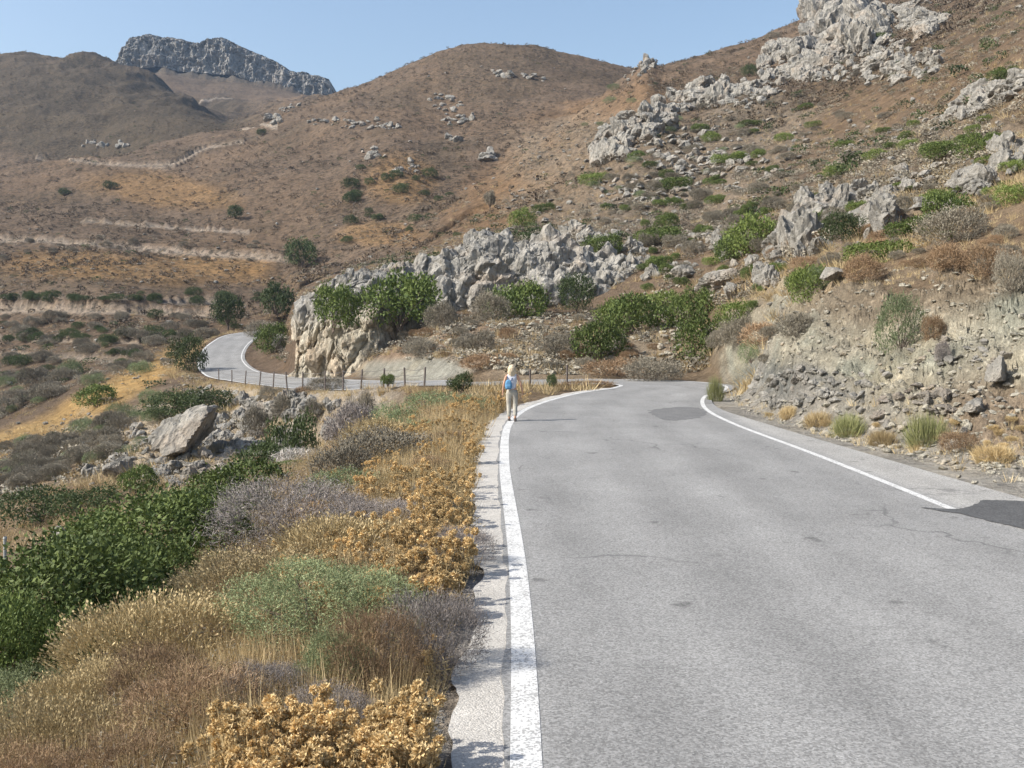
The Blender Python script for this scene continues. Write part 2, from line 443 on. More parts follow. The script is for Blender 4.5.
edge = np.where(rs < 0, rd - rwl, rd - rwr)      # metres outside the line / the paved edge
ROADW = 1 - sstep(.7, np.where(YG < 44, 2.0, 3.2), edge)
farroad = np.where(YG > 56, 1.0, 0)
# masks
def ell(u0, v0, ru, rv, rot=0, D0=0, D1=1e9, soft=.35, jit=.35):
    du = UG - u0; dv = VG - v0; c_, s_ = math.cos(math.radians(rot)), math.sin(math.radians(rot))
    a = (du * c_ + dv * s_) / ru; b = (-du * s_ + dv * c_) / rv
    r = np.sqrt(a * a + b * b) + jit * NJ
    w = 1 - sstep(1 - soft, 1 + soft, r)
    return np.where((YG >= D0) & (YG <= D1), w, 0)
NJ = fbm(UG / 28, VG / 16, np.log(YG) * 3, 4, 5)
BANK = ell(895, 372, 185, 72, 12, 17, 60, .25)
BANK = np.maximum(BANK, ell(1000, 365, 170, 90, 0, 15, 40, .25))
RSL = ell(240, 440, 150, 50, -5, 44, 140)
RUB = np.maximum.reduce([ell(660, 175, 150, 55, 10, 100, 400), ell(760, 130, 60, 40, 0, 100, 400), ell(600, 215, 90, 35, 0, 90, 300), ell(900, 190, 120, 60, -20, 50, 200)])
# noise relief
out = 1 - ROADW
pix = YG / 1000
n60 = fbm(XG / 70, YG / 70, ZG * 0, 3, 1); n12 = fbm(XG / 13, YG / 13, ZG * 0, 3, 2); n2 = fbm(XG / 2.4, YG / 2.4, ZG / 2.4, 3, 3); n05 = fbm(XG / .5, YG / .5, ZG / .5, 3, 4)
ZG = ZG + out * (n60 * 3.0 * sstep(150, 400, YG) + sstep(560, 760, YG) * (1 - sstep(950, 1050, YG)) * 9 * fbm(XG / 55, YG / 90, XG * 0, 4, 77, .55, True) + n12 * (1.1 * sstep(60, 250, YG) + .15) + n2 * (.22 + .5 * sstep(120, 400, YG)) * sstep(4, 14, edge * 3 + YG * .15) + n05 * .05 * sstep(0, 2, edge))
rid = fbm(XG / 2.2, YG / 2.2, ZG / 1.0, 4, 9, .55, True)
f1, f2, cid = worley((XG + .3 * n2) / .8, YG / .8, ZG / .5, 4) if False else (None, None, None)
bo = BANK * sstep(.2, 2.0, edge) * out
la = (XG * .8 + ZG * 1.4 + .5 * n2) ; lb = (ZG * .8 - XG * .5)
slate = fbm(la / .55, YG / 1.6, lb / 2.6, 4, 71, .6, True)
ZG = ZG + bo * (rid * .42 + slate * .40 + fbm(XG / .45, YG / .45, ZG / .3, 4, 19, .6, True) * .14)
ZG = ZG + RSL * out * (rid * .55 + n05 * .15)
ZG = ZG + RUB * out * (rid * .9)
FC = ell(230, 70, 115, 40, 15, 1150, 1400, .2)
ZG = ZG + FC * (fbm(XG / 30, YG / 30, ZG / 30, 5, 33, .6, True) * 9)
# ploughed-in tracks on the far slope: small cut terraces
TRACKS = [([(-40,303),(60,302),(150,304),(235,305)], .6, 2.6), ([(-40,338),(60,342),(140,344)], .5, 1.4), ([(80,222),(160,228),(250,234)], .6, 2.2),
          ([(-40,241),(60,243),(130,250),(200,256),(290,262)], 1.6, 2.0),
          ([(-40,312),(60,312),(130,314),(220,317)], 1.5, 2.6),
          ([(-40,354),(60,358),(150,363)], 1.0, 1.0),
          ([(36,159),(70,161),(110,166),(175,168),(200,150),(245,143)], 3.0, 2.0),
          ([(238,133),(250,127),(262,124),(278,130)], 7, 0),
          ([(200,104),(225,97),(232,99)], 2.5, 0)]
def raw_pick(u, v, dmin=3.0, Z=None):
    Z = ZG if Z is None else Z
    i = int(np.clip(np.searchsorted(UC, u), 0, len(UC) - 1))
    vv = VH + (CAMH - Z[i]) * 1000 / DG
    k = np.nonzero((vv <= v) & (DG > dmin))[0]
    k = k[0] if len(k) else len(DG) - 1
    return np.array([(u - 512) / 1000 * DG[k], DG[k], Z[i, k]])
TW = np.zeros(XG.shape)
for pts, hw, cut in TRACKS:
    pu = np.arange(pts[0][0], pts[-1][0] + 1, 2.0)
    pv = np.interp(pu, [p[0] for p in pts], [p[1] for p in pts])
    P = np.array([raw_pick(a_, b_, 60) for a_, b_ in zip(pu, pv)])
    P[:, 1] = np.convolve(np.pad(P[:, 1], 6, mode='edge'), np.ones(13) / 13, 'valid')
    P[:, 0] = (pu - 512) / 1000 * P[:, 1]
    Dt = np.interp(UC, pu, P[:, 1]); inr = (UC >= pu[0]) & (UC <= pu[-1])
    s = (YG - Dt[:, None])
    zt = np.array([np.interp(Dt[i], DG, ZG[i]) for i in range(len(UC))])
    zt = np.convolve(np.pad(zt, 6, mode='edge'), np.ones(13) / 13, 'valid')
    w = (1 - sstep(hw, hw * 1.4 + .8, np.abs(s))) * inr[:, None]
    TW = np.maximum(TW, w)
    if cut: ZG = ZG * (1 - w) + zt[:, None] * w + inr[:, None] * (np.where((s > hw) & (s < hw * 6), 1, 0) * sstep(hw, hw + .8, s) * (1 - sstep(hw * 2, hw * 6, s)) * cut * .7)
ZG = np.where(ROADW > 0, ZG * (1 - ROADW) + (rz - .035 - .02 * (edge > -.3) - .16 * (YG > 60) * (edge < 0)) * ROADW, ZG)
VG = VH + (CAMH - ZG) * 1000 / YG
# colours
def C(r, g, b): return np.array([r, g, b])
colr = np.zeros(XG.shape + (3,)) + C(.158, .117, .084)
def paint(w, c):
    global colr
    colr = colr * (1 - w[..., None]) + c * w[..., None]
paint(1 - sstep(60, 100, YG), C(.22, .165, .11))
paint(.5 * sstep(-.1, .4, fbm(XG / 40, YG / 40, ZG * 0, 4, 21)) * sstep(100, 200, YG), C(.19, .133, .088))
paint(.6 * sstep(0, .4, fbm(XG / 25, YG / 25, ZG * 0, 4, 23)) * sstep(80, 150, YG), C(.12, .093, .066))
for z in [(160,190,75,16,8,200,520),(170,270,110,14,3,180,330),(230,265,50,10,0,180,330),(560,170,90,40,-38,150,420),(400,180,35,25,0,200,420),(380,235,40,12,0,150,400),(60,265,60,14,0,180,350)]:
    paint(.6 * ell(*z), C(.29, .18, .085))
paint(ell(80, 412, 120, 15, -30, 66, 220, .4), C(.40, .265, .115))
paint(ell(20, 438, 60, 13, -20, 70, 200, .4), C(.38, .26, .12))
paint(ell(280, 390, 45, 8, 0, 70, 200, .3), C(.42, .30, .15))
paint(.8 * ell(560, 180, 130, 60, -35, 150, 430), C(.225, .145, .085))
paint(.8 * ell(900, 110, 140, 50, -20, 100, 300), C(.19, .135, .088))
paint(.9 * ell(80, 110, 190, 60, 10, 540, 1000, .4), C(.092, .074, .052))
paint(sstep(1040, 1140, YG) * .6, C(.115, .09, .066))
paint(FC, C(.12, .105, .085))
paint(.9 * RSL, C(.46, .385, .285))
paint(.6 * RSL * sstep(0, .5, fbm(XG / 5, YG / 5, ZG * 0, 3, 41)), C(.44, .41, .37))
paint(.75 * RUB, C(.22, .18, .135))
paint(BANK, C(.46, .42, .325))
paint(BANK * sstep(-.1, .35, fbm(XG / 3, YG / 3, ZG / 1.5, 4, 43)), C(.36, .365, .295))
paint(ell(790, 395, 60, 30, 10, 20, 60, .4), C(.17, .185, .18))
paint(.8 * ell(1000, 420, 60, 40, 0, 17, 40, .4), C(.32, .24, .17))
paint(.7 * ell(950, 270, 150, 40, -15, 25, 80), C(.22, .16, .105))
paint(ell(560, 355, 120, 22, 0, 50, 90), C(.33, .265, .19))
paint(.6 * ell(430, 345, 80, 30, 0, 50, 99), C(.34, .25, .18))
paint(ell(420, 370, 55, 12, 0, 60, 99), C(.33, .32, .27))
# stony margin right of the road and gravel verge left of it
paint((YG < 44) * (rs > 0) * (1 - sstep(1.2, 2.4, edge + .6 * NJ)) * (XG > 5), C(.38, .355, .31))
paint((YG < 46) * (rs < 0) * (1 - sstep(.35, .9, edge + .25 * n2)), C(.47, .44, .40))
paint(.85 * TW, C(.36, .30, .24))
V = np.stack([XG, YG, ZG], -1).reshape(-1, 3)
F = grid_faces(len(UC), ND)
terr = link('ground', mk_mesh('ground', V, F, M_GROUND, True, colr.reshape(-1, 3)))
tag(terr, 'dry brown hillsides and verges around the road', kind='structure')
# ground behind the camera
bx = np.linspace(-60, 60, 121); by = np.linspace(-60, 1.7, 50)
BX, BY = np.meshgrid(bx, by, indexing='ij')
BZ = near_z(BX) + np.where(BX > 11, np.minimum((BX - 11) * .5, 12), 0)
BZ = np.where((BX > -.9) & (BX < 9.3), -.06, BZ) + .05 * fbm(BX, BY, BX * 0, 3, 8) * (BX < -1)
bc = np.zeros(BX.shape + (3,)) + C(.32, .25, .16)
bg = link('ground', mk_mesh('ground_behind', np.stack([BX, BY, BZ], -1).reshape(-1, 3), grid_faces(121, 50), M_GROUND, True, bc.reshape(-1, 3)))
tag(bg, kind='structure')
print('terrain', time.time() - T0)

def zat(x, y):
    """terrain height"""
    x = np.asarray(x, float); y = np.asarray(y, float)
    u = 512 + x / y * 1000
    i = np.clip(np.searchsorted(UC, u) - 1, 0, len(UC) - 2); j = np.clip(np.searchsorted(DG, y) - 1, 0, ND - 2)
    fu = np.clip((u - UC[i]) / (UC[i + 1] - UC[i]), 0, 1); fd = np.clip((y - DG[j]) / (DG[j + 1] - DG[j]), 0, 1)
    return (ZG[i, j] * (1 - fu) * (1 - fd) + ZG[i + 1, j] * fu * (1 - fd) + ZG[i, j + 1] * (1 - fu) * fd + ZG[i + 1, j + 1] * fu * fd)
def at(u, D):
    x = (u - 512) / 1000 * D
    return np.array([x, D, float(zat(x, D))])
def pick(u, v, dmin=3.0): return raw_pick(u, v, dmin)
def proj(p): return 512 + p[0] / p[1] * 1000, VH + (CAMH - p[2]) / p[1] * 1000

# ------------------------------------------------------------------ road
ro = link('road', road_strip('road', -RC[:, 3] - .14, RC[:, 5], 0.0, M_ASPHALT, nx=12, wob=.05)); tag(ro, 'worn grey asphalt road curving left round a hairpin', kind='structure')
iy0 = np.nonzero(RC[:, 1] > 14.4)[0][0]
ifar = np.nonzero((RC[:, 1] > 45))[0][0]
o = link('gravel_shoulder', road_strip('gravel_shoulder', -RC[:, 3] - np.interp(RC[:, 1], [4, 9, 20, 36], [.5, .42, .6, .5]), -RC[:, 3] - .1, -.006, M_GRAVEL, i1=int(np.nonzero(RC[:, 1] > 44)[0][0]), nx=4, wob=.16)); tag(o, 'pale gravel shoulder between the left edge line and the dry plants', kind='structure')
o = link('edge_line', road_strip('edge_line', -RC[:, 3] - .1, -RC[:, 3] + .095, .004, M_PAINT, i0=0, nx=2)); tag(o, 'solid white edge line on the left side of the road', kind='structure')
o = link('edge_line', road_strip('edge_line_right', RC[:, 4] - .07, RC[:, 4] + .07, .004, M_PAINT, i0=iy0, nx=2)); tag(o, 'solid white edge line on the right side of the road', kind='structure')
def blob_patch(name, pts, z, mat, label):
    P = catmull(pts + [pts[0]], 30)[:-1]
    Pc = P.mean(0); P = Pc + (P - Pc) * (1 + .16 * fbm(P[:, 0] * 3, P[:, 1] * 3, P[:, 0] * 0, 4, 5, .7))[:, None]
    V = np.concatenate([np.c_[P, np.full(len(P), z)], [[P[:, 0].mean(), P[:, 1].mean(), z]]])
    n = len(P); i = np.arange(n)
    f = np.arange(n)[None, :]; V = V[:n]
    tag(link(name, mk_mesh(name, V, f, mat)), label, kind='structure')
M_PATCH = mat_gravel('fresh_asphalt', (.09, .091, .092))
M_STAIN = mat_gravel('tar_stain', (.15, .15, .148))
def gp(u, v):
    D = CAMH * 1000 / (v - VH); return ((u - 512) / 1000 * D, D)
blob_patch('asphalt_patch', [gp(925, 508), gp(962, 509), gp(985, 501), gp(1030, 503), gp(1090, 512), gp(1110, 535), gp(1040, 532), gp(985, 520)], .008, M_PATCH, 'dark asphalt repair patch at the right edge of the road')
blob_patch('asphalt_patch', [gp(648, 412), gp(664, 408), gp(690, 407), gp(704, 410), gp(706, 415), gp(690, 419.5), gp(668, 420), gp(655, 416.5)], .004, M_STAIN, 'dark oval repair patch in the curve')

# ------------------------------------------------------------------ icosphere + rocks
def icosphere(sub):
    import bmesh
    bm = bmesh.new(); bmesh.ops.create_icosphere(bm, subdivisions=sub, radius=1)
    V = np.array([v.co[:] for v in bm.verts]); F = np.array([[v.index for v in f.verts] for f in bm.faces]); bm.free()
    return V, F
ICO = {k: icosphere(k) for k in (2, 3, 4, 5, 6)}
def rock_shape(seed, sub=4, squash=(1, 1, .8), rough=.24, nplanes=16):
    r = np.random.default_rng(seed)
    N, F = ICO[sub]
    P = r.normal(size=(nplanes, 3)); P /= np.linalg.norm(P, axis=1)[:, None]
    d = r.uniform(.5, 1.0, nplanes)
    q = N @ P.T
    rad = np.min(np.where(q > .05, d / np.maximum(q, .05), 9), axis=1)
    rad = np.minimum(rad, 1.25)
    s = seed * 3.7
    rad = rad * (1 + rough * fbm(N[:, 0] * 2.6 + s, N[:, 1] * 2.6, N[:, 2] * 1.5, 5, seed, .62, True))
    V = N * rad[:, None] * np.array(squash)
    return V, F
def rotz(a):
    c_, s_ = np.cos(a), np.sin(a); return np.array([[c_, -s_, 0], [s_, c_, 0], [0, 0, 1]])
def rotx(a):
    c_, s_ = np.cos(a), np.sin(a); return np.array([[1, 0, 0], [0, c_, -s_], [0, s_, c_]])
def roty(a):
    c_, s_ = np.cos(a), np.sin(a); return np.array([[c_, 0, s_], [0, 1, 0], [-s_, 0, c_]])
ROCKS3 = [rock_shape(i + 10, 3) for i in range(14)]
ROCKS2 = [rock_shape(i + 40, 2) for i in range(14)]
ROCKS4B = [rock_shape(i + 170, 4, rough=.22, nplanes=12) for i in range(10)]
ROCKS4 = [rock_shape(i + 70, 4, rough=.42) for i in range(10)]
def merge(parts):
    Vs = []; Fs = []; n = 0
    for V, F in parts:
        Vs.append(V); Fs.append(F + n); n += len(V)
    return np.concatenate(Vs), np.concatenate(Fs)

# --- the long limestone bluff
def curtain(name, label, u0, u1, fbase, ftop, fD, depth_top, back, nu, nv, amp, colf, mat, shards=0, lift=1.0):
    us = np.linspace(u0, u1, nu)
    pu = lambda f: np.interp(us, [p[0] for p in f], [p[1] for p in f])
    D = pu(fD); vb = pu(fbase); vt = pu(ftop)
    zb = CAMH - (vb - VH) / 1000 * D - 1.5
    Dt = D + depth_top; zt = CAMH - (vt - VH) / 1000 * Dt
    t = np.linspace(0, 1, nv)
    ta = np.clip(t / .72, 0, 1)[None, :]; tb = np.clip((t - .72) / .28, 0, 1)[None, :]
    Y = D[:, None] + depth_top * (ta ** 1.6) + back * tb
    Z = zb[:, None] + (zt - zb)[:, None] * np.sin(ta * math.pi / 2) ** .9 + tb * (-.03 * back) * 1.0
    Z = np.where(tb > 0, zt[:, None] - (tb ** 1.5) * 4.5, Z)
    X = (us[:, None] - 512) / 1000 * Y
    # ends wrap round behind
    e = np.minimum((us - u0) / (u1 - u0), (u1 - us) / (u1 - u0))
    wrap = (1 - sstep(0, .05, e))[:, None]
    Y = Y + wrap * 9; Z = Z - wrap * 2.5 * ta
    nx = -.25; ny = -.95
    fl = fbm(X / 2.6, Y / 2.6, Z / 7.5, 5, 11, .58, True)
    f1, f2, cid = worley((X + .8 * fl) / 3.4, Y / 3.4, (Z + fl) / 4.8, 3)
    g1, g2, gid = worley((X + .4 * fl) / 1.2, Y / 1.2, (Z + fl * .5) / 1.9, 7)
    cr = sstep(0, .22, f2 - f1); cr2 = sstep(0, .2, g2 - g1)
    h = amp * (fl * .55 + (cid - .5) * 1.5 + cr * .85 + (gid - .5) * .5 + cr2 * .28 + .25 * fbm(X / .7, Y / .7, Z / .9, 4, 14, .6, True))
    fade = .35 + .65 * np.ones_like(ta)
    Y2 = Y + ny * h * fade; X2 = X + nx * h
    Z2 = Z + lift * h * .35 * sstep(.45, .8, t)[None, :] + (cid - .5) * .8 * amp * sstep(.55, .75, t)[None, :] * (1 - tb)
    V = np.stack([X2, Y2, Z2], -1)
    SH = []
    if shards:
        for k in range(shards):
            i = rng.integers(12, nu - 12); j = int(nv * rng.uniform(.12, .80))
            if us[i] < 400 and V[i, j, 2] < 3.0 and rng.uniform() < .75: continue
            sz_ = (rng.uniform(.5, 1.2) + 1.3 * rng.uniform() ** 4) * (.75 if us[i] < 440 else 1.0) * (.7 if j > .62 * nv else 1.0)
            Vr, Fr = ROCKS4B[rng.integers(10)]
            SH.append(((Vr * np.array([sz_ * .75, sz_ * .7, sz_ * rng.uniform(.85, 1.4)])) @ (rotz(rng.uniform(0, 6.3)) @ rotx(rng.normal() * .2) @ roty(rng.normal() * .15 + .12)).T + V[i, j] + np.array([0, .3 * sz_, -.5 * sz_]), Fr))
    cols = colf(X2, Y2, Z2, us[:, None] + 0 * Z2, VH + (CAMH - Z2) / Y2 * 1000)
    Vall = V.reshape(-1, 3); Fall = [grid_faces(nu, nv)]; cols = cols.reshape(-1, 3)
    if SH:
        Vs_, Fs_ = merge(SH); Fall.append(Fs_ + len(Vall)); Vall = np.concatenate([Vall, Vs_])
        cols = np.concatenate([cols, colf(Vs_[:, 0], Vs_[:, 1], Vs_[:, 2], 512 + Vs_[:, 0] / Vs_[:, 1] * 1000, VH + (CAMH - Vs_[:, 2]) / Vs_[:, 1] * 1000)])
    me = mk_mesh(name, Vall, Fall, mat, False, cols)
    o = link(name, me); tag(o, label, 'rock outcrop'); return o
def bluff_col(X, Y, Z, U, Vv):
    n = fbm(X / 4, Y / 4, Z / 3, 4, 51)
    c = np.zeros(X.shape + (3,)) + C(.38, .36, .32)
    w = sstep(-.3, .3, n) * .45
    c = c * (1 - w[..., None]) + C(.24, .235, .22) * w[..., None]
    lo = sstep(312, 335, Vv + n * 14) * (1 - sstep(430, 470, U))
    c = c * (1 - lo[..., None]) + C(.44, .40, .32) * lo[..., None]
    o_ = lo * sstep(.0, .35, fbm(X / 2.2, Y / 2.2, Z / 3, 4, 52))
    c = c * (1 - .4 * o_[..., None]) + C(.46, .32, .20) * .4 * o_[..., None]
    return c
# --- clustered outcrops: lumps given as regions in the photo, seated on the terrain
def place_rock(P, V, sx, sy, sz, rz, tilt, sink=.25):
    R = rotz(rz) @ rotx(tilt[0]) @ roty(tilt[1])
    W = (V * np.array([sx, sy, sz])) @ R.T
    W = W + P + np.array([0, 0, sz * (1 - 2 * sink) * .6])
    return W
LOOSE = []; RUBBLE = []
def outcrop(name, label, regions, mat=M_ROCK, group=None, dmin=40):
    """regions: (u, v, ru, rv, rot, n, smin_px, smax_px, tall)"""
    parts = []; cen = []; rad = []; spx = []
    for (u, v, ru, rv, rot, n, s0, s1, tall) in regions:
        for k in range(int(n * 1.15)):
            a = rng.uniform(0, 2 * math.pi); r = math.sqrt(rng.uniform(0, 1))
            du, dv = r * math.cos(a) * ru, r * math.sin(a) * rv
            c_, s_ = math.cos(math.radians(rot)), math.sin(math.radians(rot))
            uu, vv = u + du * c_ - dv * s_, v + du * s_ + dv * c_
            P = pick(uu, vv, dmin)
            if P[1] > 1000: continue
            s = (s0 + (s1 - s0) * rng.uniform() ** 2.2) * P[1] / 1000 / 2
            px = s * 2 / P[1] * 1000
            Vr, Fr = (ROCKS4 if px > 14 else ROCKS3 if px > 5 else ROCKS2)[rng.integers(10)]
            W = place_rock(P, Vr, s * rng.uniform(.6, 1.2), s * rng.uniform(.7, 1.2), s * tall * rng.uniform(.6, 1.4), rng.uniform(0, 6.3), (rng.normal() * .25, rng.normal() * .25 + .15), .35)
            parts.append((W, Fr)); cen.append(W.mean(0)); rad.append((W.max(0) - W.min(0)).mean() / 2); spx.append(px)
    cen = np.array(cen); rad = np.array(rad); n = len(parts); comp = list(range(n))
    def fnd(i):
        while comp[i] != i: comp[i] = comp[comp[i]]; i = comp[i]
        return i
    for i in range(n):
        d = np.linalg.norm(cen[i + 1:] - cen[i], axis=1)
        for j in np.nonzero(d < .72 * (rad[i + 1:] + rad[i]))[0]: comp[fnd(i)] = fnd(i + 1 + int(j))
    gr = {}
    for i in range(n): gr.setdefault(fnd(i), []).append(i)
    gs = sorted(gr.values(), key=lambda g: -len(g))
    for k, g in enumerate(gs):
        if k == 0 or len(g) >= 6:
            V_, F_ = merge([parts[i] for i in g])
            o = link(name if k == 0 else 'rock_outcrop', mk_mesh(name, V_, F_, mat))
            if k == 0: tag(o, label, 'rock outcrop')
            else: tag(o, 'smaller clump of pale rocks beside the ' + ' '.join(label.split()[:9]), 'rock outcrop', 'clumps near the ' + ' '.join(label.split()[:6]))
        else:
            for i in g: (LOOSE if spx[i] > 7 else RUBBLE).append((spx[i], parts[i]))
bluff = curtain('limestone_bluff', 'long pale grey limestone bluff with ochre lower face standing above the far road', 284, 655,
    [(284, 384), (300, 388), (340, 389), (372, 380), (395, 352), (430, 318), (500, 306), (600, 306), (655, 300)],
    [(284, 345), (290, 330), (298, 314), (315, 302), (350, 280), (400, 270), (440, 262), (465, 252), (478, 240), (488, 235), (500, 238), (512, 249), (528, 246), (545, 240), (562, 244), (580, 254), (600, 258), (625, 262), (655, 272)],
    [(284, 93), (300, 90), (340, 83), (380, 82), (430, 88), (655, 90)], 7, 26, 900, 300, .62, bluff_col, M_BLUFF, 700)
print('bluff', time.time() - T0)

OC = [
 ('summit_crag', 'big jagged grey crag on the skyline at upper right', [(850, 30, 42, 22, 10, 70, 14, 36, 1.7), (800, 60, 45, 22, -20, 80, 8, 24, 1.2), (880, 58, 60, 18, 10, 90, 8, 22, .9), (915, 22, 28, 14, 10, 24, 14, 30, .8), (770, 85, 25, 10, -30, 30, 8, 18, .8), (845, 75, 70, 10, 3, 60, 8, 16, .8)]),
 ('rock_outcrop', 'long pale jagged rock rib descending left above the scrubby gully', [(612, 150, 22, 14, -40, 26, 12, 26, 1.3), (650, 125, 28, 16, -30, 36, 12, 26, 1.1), (700, 100, 34, 14, -10, 40, 10, 24, 1.0), (745, 95, 30, 12, 0, 30, 8, 18, .9)]),
 ('rock_outcrop', 'broken rock band of rubble below the long pale rib', [(680, 150, 70, 26, 5, 110, 5, 14, .7), (730, 170, 60, 22, 0, 80, 5, 12, .7), (650, 190, 60, 14, 0, 60, 5, 13, .7)]),
 ('rock_outcrop', 'grey fluted outcrop with green bush in the middle of the right hillside', [(822, 215, 24, 13, 0, 22, 14, 30, 1.4), (805, 245, 24, 14, 10, 20, 16, 34, 1.5), (845, 200, 26, 10, 0, 22, 10, 24, 1.2), (878, 222, 14, 16, 0, 14, 12, 28, 1.4), (876, 198, 22, 8, 0, 16, 10, 18, 1.1)]),
 ('rock_outcrop', 'pale rocks below the fluted outcrop beside dark green bushes', [(770, 272, 14, 16, 0, 9, 18, 32, 1.4), (722, 245, 7, 10, 0, 4, 12, 22, 1.4), (745, 262, 20, 8, 0, 8, 10, 22, .9)]),
 ('rock_outcrop', 'white rock ledge crossing the slope at the upper right edge', [(990, 100, 42, 10, -24, 40, 12, 26, .9), (955, 118, 16, 6, -24, 10, 8, 16, .9), (1022, 84, 12, 8, 0, 8, 14, 24, 1)]),
 ('rock_outcrop', 'pale rocks scattered down the slope at the right edge', [(985, 180, 30, 16, -20, 26, 8, 26, 1.1), (1010, 160, 16, 16, 0, 14, 10, 26, 1.3), (940, 205, 30, 12, -20, 20, 8, 22, .9), (915, 180, 26, 12, -10, 16, 8, 18, .9)]),
 ('rock_outcrop', 'jumble of boulders topping the right end of the bluff', [(600, 245, 40, 12, 5, 40, 8, 20, 1.1), (640, 265, 24, 14, 20, 20, 8, 20, 1.1), (680, 272, 20, 8, 0, 10, 8, 20, .9), (700, 240, 30, 12, 0, 24, 6, 14, .8)]),
 ('rock_outcrop', 'small rock knob on the skyline saddle', [(649, 66, 9, 5, 0, 12, 5, 12, 1.3), (635, 75, 12, 8, -30, 14, 3, 8, .9)]),
 ('rock_outcrop', 'cluster of grey rocks high on the round brown hill', [(500, 76, 12, 4, 10, 12, 5, 12, .8), (533, 79, 12, 3, 10, 10, 4, 9, .7)]),
 ('rock_outcrop', 'scattered rocks on the left flank of the round brown hill', [(445, 105, 18, 10, 20, 22, 4, 9, .8), (460, 122, 20, 6, 0, 12, 4, 10, .8), (490, 160, 8, 5, 0, 7, 6, 14, .9), (408, 170, 14, 6, 0, 12, 5, 12, .8), (372, 155, 14, 6, 0, 12, 5, 12, .9), (350, 125, 50, 5, 3, 36, 4, 10, .7), (450, 142, 10, 4, 0, 6, 6, 12, .8)]),
 ('rock_outcrop', 'grey rock knot beside the gravel road on the far spur', [(95, 146, 14, 3, 0, 12, 3, 8, .9), (122, 146, 8, 3, 0, 6, 4, 9, 1), (275, 122, 8, 4, 0, 8, 6, 12, .9), (290, 108, 12, 3, -20, 10, 3, 8, .8)]),
 ('rock_outcrop', 'pale broken rock on the slope below the big leaning boulder', [(130, 445, 24, 18, -40, 34, 5, 14, .9), (170, 470, 30, 14, 0, 20, 6, 20, .9), (105, 470, 18, 8, -20, 8, 8, 20, .9)]),
 ('rock_outcrop', 'broken pale bedrock on the embankment under the wire fence', [(225, 400, 40, 9, 10, 50, 4, 12, .9), (280, 412, 40, 12, 8, 50, 5, 16, 1.1), (235, 430, 40, 18, -20, 70, 6, 20, .9), (270, 445, 36, 16, 0, 50, 6, 18, .9), (180, 478, 40, 10, 0, 36, 6, 18, .8), (215, 450, 30, 14, 0, 40, 6, 20, .9), (330, 412, 26, 10, 0, 22, 5, 15, 1.0), (350, 432, 18, 8, -20, 16, 5, 14, .9), (225, 470, 20, 8, 0, 14, 8, 18, .9), (300, 405, 14, 8, 0, 6, 12, 22, 1.5)]),
]
for (nm, lb, rg) in OC: outcrop(nm, lb, rg)
outcrop('rock_outcrop', 'fractured grey-green rock bands exposed low in the cut bank', [(880, 405, 110, 26, 8, 90, 5, 16, .7), (800, 392, 50, 20, 0, 50, 5, 14, .8), (960, 380, 60, 40, 0, 60, 4, 13, .7)], M_STONE, dmin=14)
LOOSE.sort(key=lambda t: -t[0]); RUBBLE += LOOSE[180:]
for px, (V_, F_) in LOOSE[:180]:
    c_ = V_.mean(0); o = link('boulder', mk_mesh('boulder', V_ - c_, F_, M_ROCK), loc=c_)
    tag(o, 'pale angular boulder lying loose on the slope beside a larger outcrop', 'boulder', 'loose boulders by the outcrops')
V_, F_ = merge([p for _, p in RUBBLE]); tag(link('rubble', mk_mesh('rubble', V_, F_, M_ROCK)), 'small broken rock around the outcrops', kind='stuff')
# distant crag on the skyline: real displaced cliffs
def far_col(X, Y, Z, U, Vv): return np.zeros(X.shape + (3,)) + C(.135, .125, .105)
fc = curtain('distant_crag', 'far blue-grey rock massif on the skyline at upper left', 112, 343,
    [(112, 90), (130, 74), (160, 68), (200, 74), (235, 76), (280, 96), (343, 108)],
    [(112, 70), (120, 64), (127, 52), (133, 42), (145, 38), (160, 39), (185, 44), (203, 48), (209, 43), (218, 41), (230, 43), (242, 50), (255, 55), (272, 62), (283, 67), (292, 74), (305, 76), (320, 79), (331, 84), (338, 95), (343, 104)],
    [(112, 1165), (343, 1165)], 30, 60, 420, 70, 1, far_col, M_FARROCK, 0, .4)
me = fc.data
co = np.empty(len(me.vertices) * 3, np.float32); me.vertices.foreach_get('co', co); co = co.reshape(-1, 3)
nn = fbm(co[:, 0] / 26, co[:, 1] / 26, co[:, 2] / 45, 5, 61, .6, True); co[:, 1] -= nn * 9 + 8 * fbm(co[:, 0] / 9, co[:, 1] / 9, co[:, 2] / 14, 4, 62, .6, True); co[:, 2] += nn * 2.0 * sstep(0, 60, co[:, 2] - 200)
me.vertices.foreach_set('co', co.ravel()); me.update()

# named boulders
def boulder(label, u, v, w, h, seed, dmin=40, tilt=(0, 0), mat=M_ROCK, name='boulder', group=None, deep=1.0):
    P = pick(u, v, dmin); s = w / 1000 * P[1] / 2; hz = h / 1000 * P[1] / 2
    Vr, Fr = rock_shape(seed, 5, (1, 1, 1), .2)
    W = (Vr * np.array([s, s * deep, hz])) @ (rotx(tilt[0]) @ roty(tilt[1])).T
    o = link(name, mk_mesh(name, W, Fr, mat), loc=(P[0], P[1] + s * .3, P[2] + hz * .75)); tag(o, label, 'boulder', group); return o
boulder('huge grey boulder leaning on the slope left of the far road', 182, 455, 66, 50, 105, tilt=(.2, -.38))
boulder('pale flat-faced boulder on the embankment below the wire fence', 336, 441, 34, 28, 106)
boulder('pale boulder at the slope foot below the big leaning boulder', 120, 478, 26, 18, 107)
boulder('rounded white boulder low at the left beside scrub', 60, 543, 22, 18, 108, dmin=20)
boulder('rounded pale boulder perched on the crest above the right cut bank', 836, 283, 26, 20, 109, 20)
boulder('long whitish boulder between green bushes right of the bluff', 720, 288, 42, 20, 110, 30, (0, -.2))
